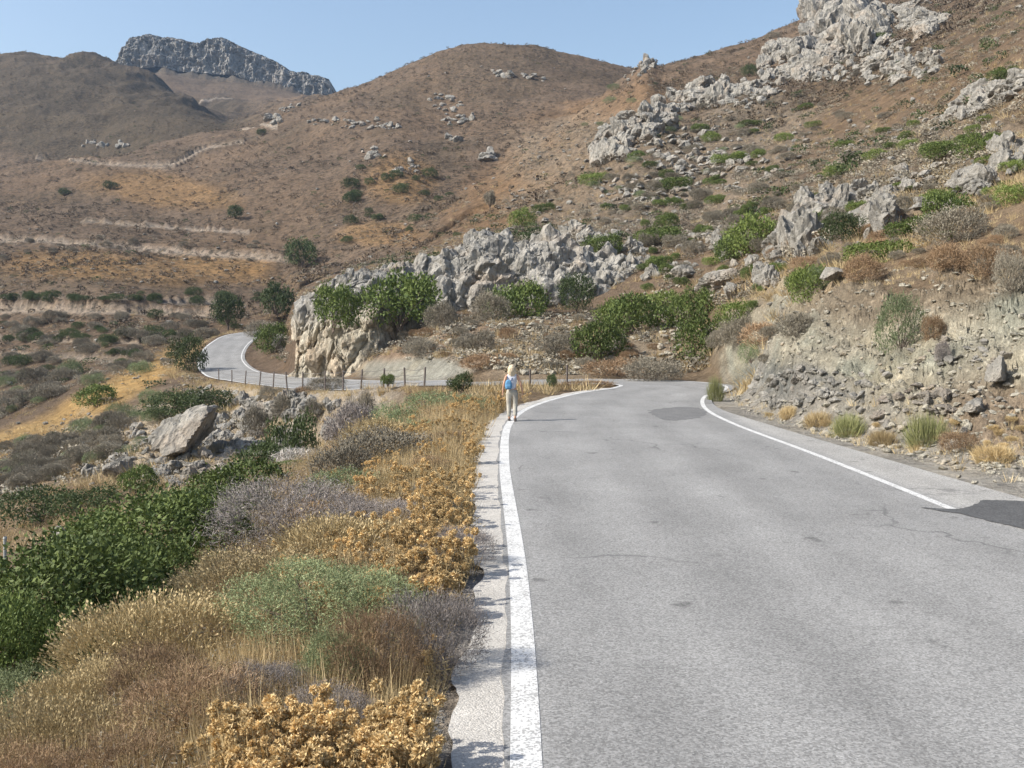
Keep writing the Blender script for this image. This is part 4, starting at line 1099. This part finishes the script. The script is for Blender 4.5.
many('grey', 50, (590, 900), (110, 230), 100, 8, 20, .4, 'low grey shrub on the rubble slope below the crag', 'low shrubs on the rubble slope')
many('green', 40, (600, 1024), (130, 260), 60, 8, 22, .4, 'low green bush on the stony slope right of the bluff', 'low green bushes on the stony slope')
many('grey', 12, (712, 775), (325, 388), 22, 12, 28, .5, 'grey shrub at the left end of the cut bank above the bend', 'grey shrubs at the left end of the cut bank')
many('grey', 18, (200, 420), (390, 480), 44, 8, 20, .55, 'grey-brown cushion on the rocky embankment under the fence', 'cushions on the rocky embankment')

seg = RC[:, 1] > 50.8; R_ = RC[seg]; N_ = NR[seg]
FX = R_[:, 0] - N_[:, 0] * (R_[:, 3] + .75); FY = R_[:, 1] - N_[:, 1] * (R_[:, 3] + .75); FU = 512 + FX / FY * 1000
def tuftmesh(n, seed, leaf=.5, asp=.5, kind='leaf'):
    p, d, c, rad = dome_points(n, seed, 6, (.5, .5, .3), (.4, .5)); m_ = len(p)
    if kind == 'leaf':
        T = unit(rng.normal(size=(m_, 3))); N = unit(d + rng.normal(size=(m_, 3)) * .6)
        return leafquads(p, T, N, np.full(m_, leaf), np.full(m_, leaf * asp))
    B = p * np.array([1.2, 1.2, 1]) + np.array([0, 0, .35]); A = p * np.array([.5, .5, 0])
    return needles(A, B, np.full(m_, leaf))
def stuff_field(name, label, U, D, size, aspz, tpls, mat, seed=0, keep=None, clear=2.4):
    X = (U - 512) / 1000 * D; Z = zat(X, D)
    d, s, z_, wl, wr = road_dist(X, D); ok = (d - np.where(s < 0, wl, wr)) > np.where(D > 48, clear, .55)
    if keep is not None: ok &= keep(U, D, X, Z)
    X, D, Z, size = X[ok], D[ok], Z[ok], size[ok]
    Vs = []; Fs = []; Ts = []; n = 0; r = np.random.default_rng(seed)
    g = r.integers(0, len(tpls), len(X))
    for gi, (TV, TF) in enumerate(tpls):
        i = np.nonzero(g == gi)[0]
        if not len(i): continue
        a = r.uniform(0, 6.28, len(i)); ca, sa = np.cos(a), np.sin(a)
        sx = size[i] * r.uniform(.8, 1.25, len(i)); sz = size[i] * aspz * r.uniform(.6, 1.3, len(i))
        x = (TV[None, :, 0] * ca[:, None] - TV[None, :, 1] * sa[:, None]) * sx[:, None] + X[i][:, None]
        y = (TV[None, :, 0] * sa[:, None] + TV[None, :, 1] * ca[:, None]) * sx[:, None] + D[i][:, None]
        z = TV[None, :, 2] * sz[:, None] + Z[i][:, None] - .06 * sz[:, None]
        V = np.stack([x, y, z], -1).reshape(-1, 3)
        F = (TF[None] + (np.arange(len(i)) * len(TV))[:, None, None]).reshape(-1, TF.shape[1]) + n
        t = np.clip(r.uniform(0, 1, (len(i), 1)) + r.normal(0, .12, (len(i), len(TV) // TF.shape[1])), 0, 1)
        Ts.append(np.repeat(t.ravel(), TF.shape[1]))
        Vs.append(V); Fs.append(F); n += len(V)
    o = link(name, mk_mesh(name, np.concatenate(Vs), np.concatenate(Fs), mat, tint=np.concatenate(Ts)))
    tag(o, label, kind='stuff'); return o
def logD(n, a, b): return np.exp(rng.uniform(math.log(a), math.log(b), n))
tA = [tuftmesh(30, s, .42, .9) for s in range(5)]
tB = [tuftmesh(90, s + 9, .3, .5) for s in range(4)]
tG = [tuftmesh(26, s + 20, .05, kind='needle') for s in range(5)]
def kf(U, D, X, Z): 
    V_ = VH + (CAMH - Z) * 1000 / D
    rej = (np.hypot((U - 75 + (V_ - 412) * .9) / 85, (V_ - 412 + (U - 75) * .28) / 20) < 1) & (D < 220) & (rng.uniform(size=len(U)) < .93)
    rej |= rng.uniform(size=len(U)) > .32 + sstep(-.15, .35, fbm(X / 38, D / 38, X * 0, 4, 91))
    rej |= (np.hypot((U - 540) / 110, (V_ + (U - 540) * .75 - 165) / 45) < 1) & (rng.uniform(size=len(U)) < .7)
    i = np.clip(np.searchsorted(UC, U), 0, len(UC) - 1); j = np.clip(np.searchsorted(DG, D), 0, ND - 1)
    rej |= (RSL[i, j] > .35) & (rng.uniform(size=len(U)) < .85)
    return ~rej
n = 46000
stuff_field('heath_scrub', 'low brown heath scrub speckling the far hillsides', rng.uniform(-80, 1104, n), 180 * 5 ** (rng.uniform(0, 1, n) ** .9), .25 + .8 * rng.uniform(0, 1, n) ** 2.5, 1.1, tA, L['heath'], 1, kf)
n = 12000; U_ = rng.uniform(-80, 1104, n); D_ = logD(n, 55, 320)
stuff_field('heath_scrub', 'small greyish scrub on the middle slopes', U_, D_, rng.uniform(.25, .8, n), .8, tB, L['grey'], 2, kf)
n = 1500
stuff_field('green_scrub', 'small dark green shrubs speckling the slopes', rng.uniform(-80, 1104, n), logD(n, 90, 700), rng.uniform(.4, 1.3, n), .9, tB, L['dark'], 3, kf)
n = 9000
stuff_field('dry_grass', 'dry straw-coloured grass on the hillsides', rng.uniform(-80, 1104, n), logD(n, 40, 300), rng.uniform(.3, .7, n), .8, tG, L['straw'], 4)
# near verge ground cover
n = 15000; X_ = -rng.gamma(2.0, 1.6, n) - .45; D_ = logD(n, 3.2, 37)
stuff_field('dry_grass', 'thin dry straw and stalks covering the left verge', 512 + X_ / D_ * 1000, D_, rng.uniform(.07, .16, n) * (1 + D_ / 40), 1.5, [tuftmesh(18, s + 40, .045, kind='needle') for s in range(6)], L['straw'], 5)
n = 9000; X_ = -rng.gamma(2.2, 1.9, n) - .7; D_ = logD(n, 3.2, 40)
stuff_field('dry_ground_cover', 'low rusty dead ground cover on the left verge', 512 + X_ / D_ * 1000, D_, rng.uniform(.08, .2, n) * (1 + D_ / 40), .9, [tuftmesh(60, s + 50, .16, .25) for s in range(5)], L['rust'], 6)
n = 5000; X_ = -rng.gamma(2.2, 2.2, n) - 1.2; D_ = logD(n, 3.2, 42)
stuff_field('dry_ground_cover', 'low grey dead ground cover on the left verge', 512 + X_ / D_ * 1000, D_, rng.uniform(.1, .24, n) * (1 + D_ / 40), .9, [tuftmesh(60, s + 60, .16, .25) for s in range(5)], L['grey'], 7)
# right margin grass at the foot of the bank, and on the bank
n = 2600; U_ = rng.uniform(700, 1104, n); D_ = logD(n, 15, 60)
stuff_field('dry_grass', 'dry orange grass at the foot of the cut bank', U_, D_, rng.uniform(.08, .22, n), 1.2, [tuftmesh(18, s + 70, .05, kind='needle') for s in range(6)], L['straw'], 8,
    lambda U, D, X, Z: (np.abs(D - np.interp(U, *FEATS[0][:2])) < 1.0 + .9 * rng.normal(size=len(U))) | (Z > 4))
# rubble
def rocks_field(name, label, U, D, size, mat, seed, keep=None, lib=None):
    if seed == 11: size = size * np.minimum(1, D / 160)
    lib = lib or [(V_ * .5 * np.array([1, 1, .75]) + np.array([0, 0, .25]), F_) for V_, F_ in ROCKS2]
    return stuff_field(name, label, U, D, size, 1.0, lib, mat, seed, keep)
def keepmask(M, p0=.05):
    def f(U, D, X, Z):
        i = np.clip(np.searchsorted(UC, U), 0, len(UC) - 1); j = np.clip(np.searchsorted(DG, D), 0, ND - 1)
        return rng.uniform(size=len(U)) < M[i, j] + p0
    return f
n = 17000; rocks_field('rubble', 'loose stones on the slopes', rng.uniform(-50, 1080, n), logD(n, 45, 500), (.12 + 1.3 * rng.uniform(0, 1, n) ** 4), M_ROCK, 11, keepmask(np.maximum(RSL, RUB), .12))
n = 11000; rocks_field('rubble', 'broken schist on the face of the cut bank', rng.uniform(700, 1110, n), logD(n, 18, 55), (.03 + .22 * rng.uniform(0, 1, n) ** 5), M_STONE, 12, keepmask(BANK, 0))
ICO1 = [(V_ * .5 + np.array([0, 0, .15]), F_) for V_, F_ in [rock_shape(i + 200, 2, (1, 1, .6), .05, 8) for i in range(6)]]
n = 13000; U_ = rng.uniform(690, 1110, n); D_ = logD(n, 12, 48)
rocks_field('gravel', 'loose grey stones along the right margin of the road', U_, D_, (.02 + .16 * rng.uniform(0, 1, n) ** 5), M_STONE, 13,
    lambda U, D, X, Z: (np.abs(D - np.interp(U, *FEATS[0][:2]) + .7) < 1.3) , ICO1)
n = 9000; D_ = logD(n, 3.6, 44); X_ = -.36 - .5 * rng.uniform(0, 1, n)
rocks_field('gravel', 'pale chippings along the left edge of the road', 512 + X_ / D_ * 1000, D_, (.008 + .03 * rng.uniform(0, 1, n) ** 3), M_ROCK, 14, None, ICO1)
n = 1600; RB_ = rng.uniform(0, 1, n); kk = rng.integers(0, len(FX), n)
XX = FX[kk] - N_[kk, 0] * RB_ * 3.0; YY = FY[kk] - N_[kk, 1] * RB_ * 3.0
stuff_field('dry_grass', 'dry grass along the outer edge of the far road', 512 + XX / YY * 1000, YY, rng.uniform(.15, .4, n), 1.0, tG, L['straw'], 21, None, .4)
n = 5000; U_ = rng.uniform(400, 680, n); D_ = logD(n, 50, 84)
rocks_field('rubble', 'small scree on the slope above the far road', U_, D_, (.06 + .5 * rng.uniform(0, 1, n) ** 4), M_STONE, 15)
print('stuff', time.time() - T0)

# small single stones one can point to
def stone(label, u, v, w, seed, group=None):
    D = CAMH * 1000 / (v - VH) if v > 400 else 40
    P = at(u, D); s = w / 1000 * D / 2
    Vr, Fr = rock_shape(seed, 3, (1, .8, .7), .1)
    o = link('stone', mk_mesh('stone', Vr * s, Fr, M_STONE), loc=(P[0], P[1], max(P[2], 0) + s * .3)); tag(o, label, 'stone', group)
stone('grey stone at the edge of the grass beside the pale gravel', 419, 700, 16, 300)
stone('grey stone lying on the paved right margin', 958, 477, 6, 301)
stone('dark stone nearest the repair patch on the right margin', 975, 484, 7, 302)
stone('small stone lying right of the dark stone on the margin', 995, 482, 6, 303)
stone('stone at the edge of the gravel left of the road', 482, 452, 8, 304)

# ------------------------------------------------------------------ golden thistles
def thistle_tpl(seed, nh=7, hi=True):
    r = np.random.default_rng(seed); hs = []; st = []
    N, F2 = ICO[2] if hi else ICO[2]
    for i in range(nh):
        a = r.uniform(0, 6.28); rr = r.uniform(.03, .2); z = r.uniform(.22, .46)
        c_ = np.array([rr * math.cos(a), rr * math.sin(a), z]); R = r.uniform(.018, .046)
        st.append(tube([(c_[0] * .03, c_[1] * .03, -.02), (c_[0] * .7, c_[1] * .7, z * .5), tuple(c_)], [.005, .004, .003], 4))
        hs.append((c_, R))
    Vh = []; Fh = []; n = 0
    for c_, R in hs:
        m_ = 150
        d = unit(r.normal(size=(m_, 3)) + np.array([0, 0, .1]))
        A = c_ + d * R * .42
        tt = unit(np.cross(d, r.normal(size=(m_, 3))))
        Ln = R * r.uniform(.5, .85, m_)
        V, F = leafquads(A + d * (Ln * .5)[:, None], unit(d + .55 * r.normal(size=(m_, 3))), tt, Ln, R * r.uniform(.2, .42, m_))
        Vh.append(V); Fh.append(F + n); n += len(V)
    # spiny dry leaves along the stems
    k = 90; p = np.stack([r.normal(0, .055, k), r.normal(0, .055, k), r.uniform(.02, .3, k)], 1)
    d = unit(np.stack([r.normal(size=k), r.normal(size=k), r.uniform(.1, 1, k)], 1))
    Vl, Fl = leafquads(p, d, unit(r.normal(size=(k, 3))), np.full(k, .07), np.full(k, .014))
    Vs, Fs = merge(st)
    Vs2 = np.concatenate([Vs, Vl]); 
    V_ = np.concatenate(Vh); tn = np.clip(r.normal(.55, .25, len(V_) // 4), 0, 1)
    return (mk_mesh('seed_heads', V_, np.concatenate(Fh), L['gold'], tint=np.repeat(tn, 4)),
            mk_mesh('stalks', Vs2, [Fs, Fl + len(Vs)], L['straw'], tint=np.full(len(Vs2), .4)))
TH = [thistle_tpl(s + 500, 6 + s % 5) for s in range(7)]
def thistle(x, y, s, label, group):
    h_, st = TH[rng.integers(len(TH))]
    e = bpy.data.objects.new('golden_thistle', None); COL.objects.link(e)
    e.location = (x, y, float(zat(x, y))); e.scale = (s * 1.05, s * 1.05, s); e.rotation_euler = (0, 0, rng.uniform(0, 6.28)); e.empty_display_size = .1
    link('seed_heads', h_, e); link('stalks', st, e)
    tag(e, label, 'thistle', group)
for i in range(80):
    D = rng.uniform(4.7, 6.1); u = rng.uniform(215, 425) + rng.uniform(-10, 10); x = (u - 512) / 1000 * D
    thistle(x, D, rng.uniform(.75, 1.15), 'dry golden thistle in the dense patch at the bottom of the verge', 'golden thistles at the bottom of the verge')
k = 0
while k < 215:
    D = math.exp(rng.uniform(math.log(7.2), math.log(38))); lx = np.interp(D, RC[:, 1][:820], RC[:, 0][:820] - RC[:, 3][:820])
    wd = np.interp(D, [7, 10, 16, 30, 44], [.7, 1.1, 2.0, 3.0, 3.2])
    x = lx - .56 - abs(rng.normal()) * wd * .6
    if 6.6 < D < 8.7 and rng.uniform() < .85: continue
    if vnoise(np.array([x * .9]), np.array([D * .45]), np.array([0.]), 5)[0] < -.15 and rng.uniform() < .8: continue
    thistle(x, D, rng.uniform(.6, 1.0) * (1 + D / 90), 'dry golden thistle in the long row along the gravel edge of the road', 'golden thistles along the road edge'); k += 1

# ------------------------------------------------------------------ wire fence beside the far leg of the road
M_POST = mat_plain('rusted_steel', (.13, .11, .10), .8)
M_WIRE = mat_plain('wire', (.16, .15, .14), .6)
fen = bpy.data.objects.new('wire_fence', None); COL.objects.link(fen); tag(fen, 'low wire fence on thin dark posts along the outer edge of the far road', 'fence')
fz = R_[:, 2]
posts = []
lim = np.argmin(FU[: int(len(FU) * .75)])
for u in (424, 405, 383, 361, 343, 325, 302.5, 287, 273, 259.5, 245, 232, 219):
    k = np.argmin(np.abs(FU[:lim + 1] - u)); posts.append((FX[k], FY[k], fz[k] - .25))
fen.location = posts[0]
o0 = np.array(posts[0])
def post_mesh(h):
    V1, F1 = tube([(0, 0, -.3), (0, 0, h)], [.05, .05], 6); V2, F2 = tube([(0, 0, h), (0, 0, h + .03)], [.058, .03], 6)
    V, F = merge([(V1, F1), (V2, F2)]); n = len(V); 
    return mk_mesh('post', V, F, M_POST)
pm = post_mesh(1.15)
for i, p in enumerate(posts):
    q = link('post', pm, fen, tuple(np.array(p) - o0)); q.rotation_euler = (rng.normal() * .05, rng.normal() * .05, 0)
for hgt in (.45, .8, 1.1):
    pts = []
    for a_, b_ in zip(posts[:-1], posts[1:]):
        a_, b_ = np.array(a_) - o0, np.array(b_) - o0
        for t in (0, .25, .5, .75): pts.append(a_ * (1 - t) + b_ * t + np.array([0, 0, hgt - .08 * math.sin(math.pi * t)]))
    V, F = tube(pts, [.012] * len(pts), 4)
    link('wire', mk_mesh('wire', V, F, M_WIRE), fen)
def lone_post(u, D, h, label):
    P = at(u, D); o = link('post', post_mesh(h), loc=P); tag(o, label, 'post')
lone_post(530, 47.2, .8, 'short thin post beside the far road right behind the walker')
lone_post(567, 46.2, 1.0, 'dark marker post inside the hairpin right of the walker')
M_PALE = mat_plain('grey_post', (.35, .36, .35), .8)
P = at(5, 13.5); o = link('post', mk_mesh('post', *merge([tube([(0, 0, -.2), (0, 0, 1.3)], [.022, .022], 8), tube([(0, 0, 1.3), (0, 0, 1.33)], [.03, .02], 8)]), M_PALE), loc=P); tag(o, 'thin grey post among the bushes at the left edge', 'post')

# ------------------------------------------------------------------ the walker, seen from behind
M_SKIN = mat_plain('skin', (.50, .30, .21), .6, .05)
M_HAIR = mat_plain('blond_hair', (.58, .48, .34), .6, .4, 60)
M_TROU = mat_plain('beige_trousers', (.38, .36, .31), .9, .3, 5)
M_TOP = mat_plain('white_top', (.56, .57, .62), .9, .05)
M_BLUE = mat_plain('blue_fabric', (.12, .28, .46), .8, .12)
M_SHOE = mat_plain('dark_shoe', (.07, .06, .055), .8)
def skinned(name, joints, edges, mat, parent, root=0, sub=2, loc=(0, 0, 0)):
    me = bpy.data.meshes.new(name); me.from_pydata([j[:3] for j in joints], edges, []); me.materials.append(mat)
    o = link(name, me, parent, loc)
    md = o.modifiers.new('skin', 'SKIN'); md.use_smooth_shade = True
    for i, j in enumerate(joints):
        r = j[3]; ry = j[4] if len(j) > 4 else r
        me.skin_vertices[0].data[i].radius = (r, ry); me.skin_vertices[0].data[i].use_root = (i == root)
    s = o.modifiers.new('sub', 'SUBSURF'); s.levels = sub; s.render_levels = sub
    return o
WP = (0.0, 28.6, .004)
# body joints (x right, y forward away from the camera, z up), height 1.56 m
J = [(0, 0, .86, .13, .10),        # 0 pelvis
     (0, .01, 1.02, .115, .085),   # 1 waist
     (0, .02, 1.20, .14, .095),    # 2 chest
     (0, .02, 1.31, .07, .06),     # 3 upper chest
     (0, .03, 1.37, .045, .045),   # 4 neck
     (0, .04, 1.44, .07, .085),    # 5 head low
     (0, .045, 1.51, .068, .085),  # 6 head top
     (-.165, .02, 1.275, .045), (-.235, .0, 1.03, .036), (-.26, .05, .82, .026), (-.265, .07, .76, .03, .018),   # 7-10 left arm + palm
     (.165, .02, 1.275, .045), (.25, .0, 1.04, .036), (.30, .04, .84, .026), (.31, .06, .78, .03, .018),        # 11-14 right arm + palm
     (-.085, 0, .80, .085), (-.085, .04, .46, .058), (-.08, .0, .09, .038), (-.08, .10, .04, .032, .028),        # 15-18 left leg
     (.085, 0, .80, .085), (.085, .03, .46, .058), (.09, -.12, .11, .038), (.09, -.03, .04, .032, .028),         # 19-22 right leg
     (0, .135, 1.455, .012), (-.075, .04, 1.455, .014), (.075, .04, 1.455, .014)]                                # 23 nose, ears
E_ = [(0, 1), (1, 2), (2, 3), (3, 4), (4, 5), (5, 6), (3, 7), (7, 8), (8, 9), (9, 10), (3, 11), (11, 12), (12, 13), (13, 14), (0, 15), (15, 16), (16, 17), (17, 18), (0, 19), (19, 20), (20, 21), (21, 22), (5, 23), (5, 24), (5, 25)]
def hand(base, side):
    x, y, z = base; k0 = len(J)
    for f, (dx, dy, ln) in enumerate([(-.0, .028, .062), (.0, .010, .07), (.0, -.008, .066), (.0, -.024, .052)]):
        a = len(J); J.append((x + dx, y + dy, z - .03, .0085)); J.append((x - side * .004, y + dy * 1.05, z - .03 - ln * .55, .008)); J.append((x - side * .016, y + dy * 1.05 + .004, z - .03 - ln, .007))
        root = 10 if side < 0 else 14
        E_.extend([(root, a), (a, a + 1), (a + 1, a + 2)])
    a = len(J); J.append((x, y + .035, z + .0, .009)); J.append((x - side * .01, y + .055, z - .035, .008)); E_.extend([((10 if side < 0 else 14), a), (a, a + 1)])
hand((-.265, .07, .76), -1); hand((.31, .06, .78), 1)
person = skinned('person', J, E_, M_SKIN, None, 0, 2, WP)
tag(person, 'walker with blond hair, white top and beige trousers heading away on the white line', 'person')
tr = skinned('trousers', [(0, 0, .93, .135, .105), (0, 0, .86, .15, .12), (-.085, 0, .78, .105, .11), (-.088, .04, .46, .074), (-.085, .0, .10, .058), (.085, 0, .78, .105, .11), (.088, .03, .46, .074), (.092, -.11, .12, .058)],
        [(0, 1), (1, 2), (2, 3), (3, 4), (1, 5), (5, 6), (6, 7)], M_TROU, person, 1)
tp = skinned('sleeveless_top', [(0, 0, .86, .15, .125), (0, .01, 1.02, .128, .10), (0, .02, 1.20, .155, .108), (0, .02, 1.30, .10, .075), (-.12, .02, 1.29, .055, .06), (.12, .02, 1.29, .055, .06)], [(0, 1), (1, 2), (2, 3), (3, 4), (3, 5)], M_TOP, person, 0)
# shoes
for x, y, z, pit in ((-.08, .06, .03, 0), (.09, -.08, .045, .35)):
    N, F = ICO[3]; V = N * np.array([.046, .13, .04]); V[:, 2] = np.maximum(V[:, 2], -.028)
    o = link('shoe', mk_mesh('shoe', V @ rotx(pit).T, F, M_SHOE, True), person, (x, y, z))
# hair: a bob falling to the shoulders, thick at the back
N, F = ICO[4]; V = N * np.array([.105, .115, .12]); lo = V[:, 2] < 0
V[lo, 2] *= 2.0; V[:, 0] *= 1 + .22 * (V[:, 2] < -.05); V[:, 1] = np.where(V[:, 1] > .05, .05 + (V[:, 1] - .05) * .35, V[:, 1])
V += N * (.026 * fbm(N[:, 0] * 9, N[:, 1] * 9, N[:, 2] * 1.5, 3, 9, .6, True))[:, None]
link('hair', mk_mesh('hair', V, F, M_HAIR, True), person, (0, .02, 1.475))
# bag on the back, hanging over the left shoulder
e = bpy.data.objects.new('backpack', None); COL.objects.link(e); e.location = (WP[0] - .10, WP[1] - .15, WP[2] + 1.0); tag(e, 'small bright blue backpack on the walker\'s back', 'backpack')
N, F = ICO[4]; p_ = 4.0
sup = np.sign(N) * np.abs(N) ** .55
V = sup * np.array([.10, .065, .14]); V[:, 0] *= 1 - .25 * np.clip(V[:, 2] / .14, 0, 1)
link('bag_body', mk_mesh('bag_body', V, F, M_BLUE, True), e, (0, 0, .04))
V = sup * np.array([.07, .03, .055]); link('front_pocket', mk_mesh('front_pocket', V, F, M_BLUE, True), e, (0, -.065, -.01))
for sx in (-1, 1):
    V, F = tube([(sx * .05 + .03, .03, .14), (sx * .075 + .05, .14, .30), (sx * .08 + .05, .24, .24)], [.014] * 3, 6)
    link('strap', mk_mesh('strap', V, F, mat_plain('strap_fabric', (.05, .08, .16)), True), e)
print('person', time.time() - T0)

# ------------------------------------------------------------------ haze
hz = bpy.data.materials.new('haze_air'); hz.use_nodes = True; nt = hz.node_tree; nt.nodes.clear()
ou = nt.nodes.new('ShaderNodeOutputMaterial'); pv = nt.nodes.new('ShaderNodeVolumePrincipled')
pv.inputs['Color'].default_value = (.50, .70, 1, 1); pv.inputs['Density'].default_value = .00009; pv.inputs['Anisotropy'].default_value = .2
nt.links.new(pv.outputs[0], ou.inputs['Volume'])
zt = float(max(ZG.max(), 400)) + 10; zb = float(min(ZG.min(), BZ.min())) - 1.5
xm = float(np.abs(XG).max()) + 30
bxv = np.array([(x, y, z) for x in (-xm, xm) for y in (-80, 1560) for z in (zb, zt)], float)
bf = np.array([(0, 1, 3, 2), (4, 6, 7, 5), (0, 4, 5, 1), (2, 3, 7, 6), (0, 2, 6, 4), (1, 5, 7, 3)])
hb = link('haze', mk_mesh('haze', bxv, bf, hz)); tag(hb, 'thin blue haze in the air over the valley', kind='stuff')

# ------------------------------------------------------------------ light
SUN_EL = math.radians(40)
sun_dir = np.array([-math.cos(math.radians(15)), -math.sin(math.radians(15)), 0]) * math.cos(SUN_EL) + np.array([0, 0, math.sin(SUN_EL)])
w = bpy.data.worlds.new('World'); scene.world = w; w.use_nodes = True; nt = w.node_tree
sk = nt.nodes.new('ShaderNodeTexSky'); sk.sky_type = 'NISHITA'; sk.sun_disc = False
sk.sun_elevation = SUN_EL; sk.sun_rotation = math.atan2(sun_dir[0], sun_dir[1])
sk.air_density = 1.15; sk.dust_density = 2.4; sk.ozone_density = 1.0
bgn = nt.nodes['Background']; bgn.inputs['Strength'].default_value = .15
nt.links.new(sk.outputs[0], bgn.inputs['Color'])
sd = bpy.data.lights.new('sun', 'SUN'); sd.energy = 5.0; sd.angle = math.radians(.5); sd.color = (1, .95, .87)
so = bpy.data.objects.new('sun', sd); COL.objects.link(so)
from mathutils import Vector
so.rotation_euler = Vector(sun_dir).to_track_quat('Z', 'Y').to_euler()
scene.view_settings.view_transform = 'Standard'; scene.view_settings.look = 'None'; scene.view_settings.exposure = .42; scene.view_settings.gamma = 1
scene.cycles.volume_bounces = 0
scene.cycles.max_bounces = 5
print('done', time.time() - T0, 'objects', len(scene.objects))
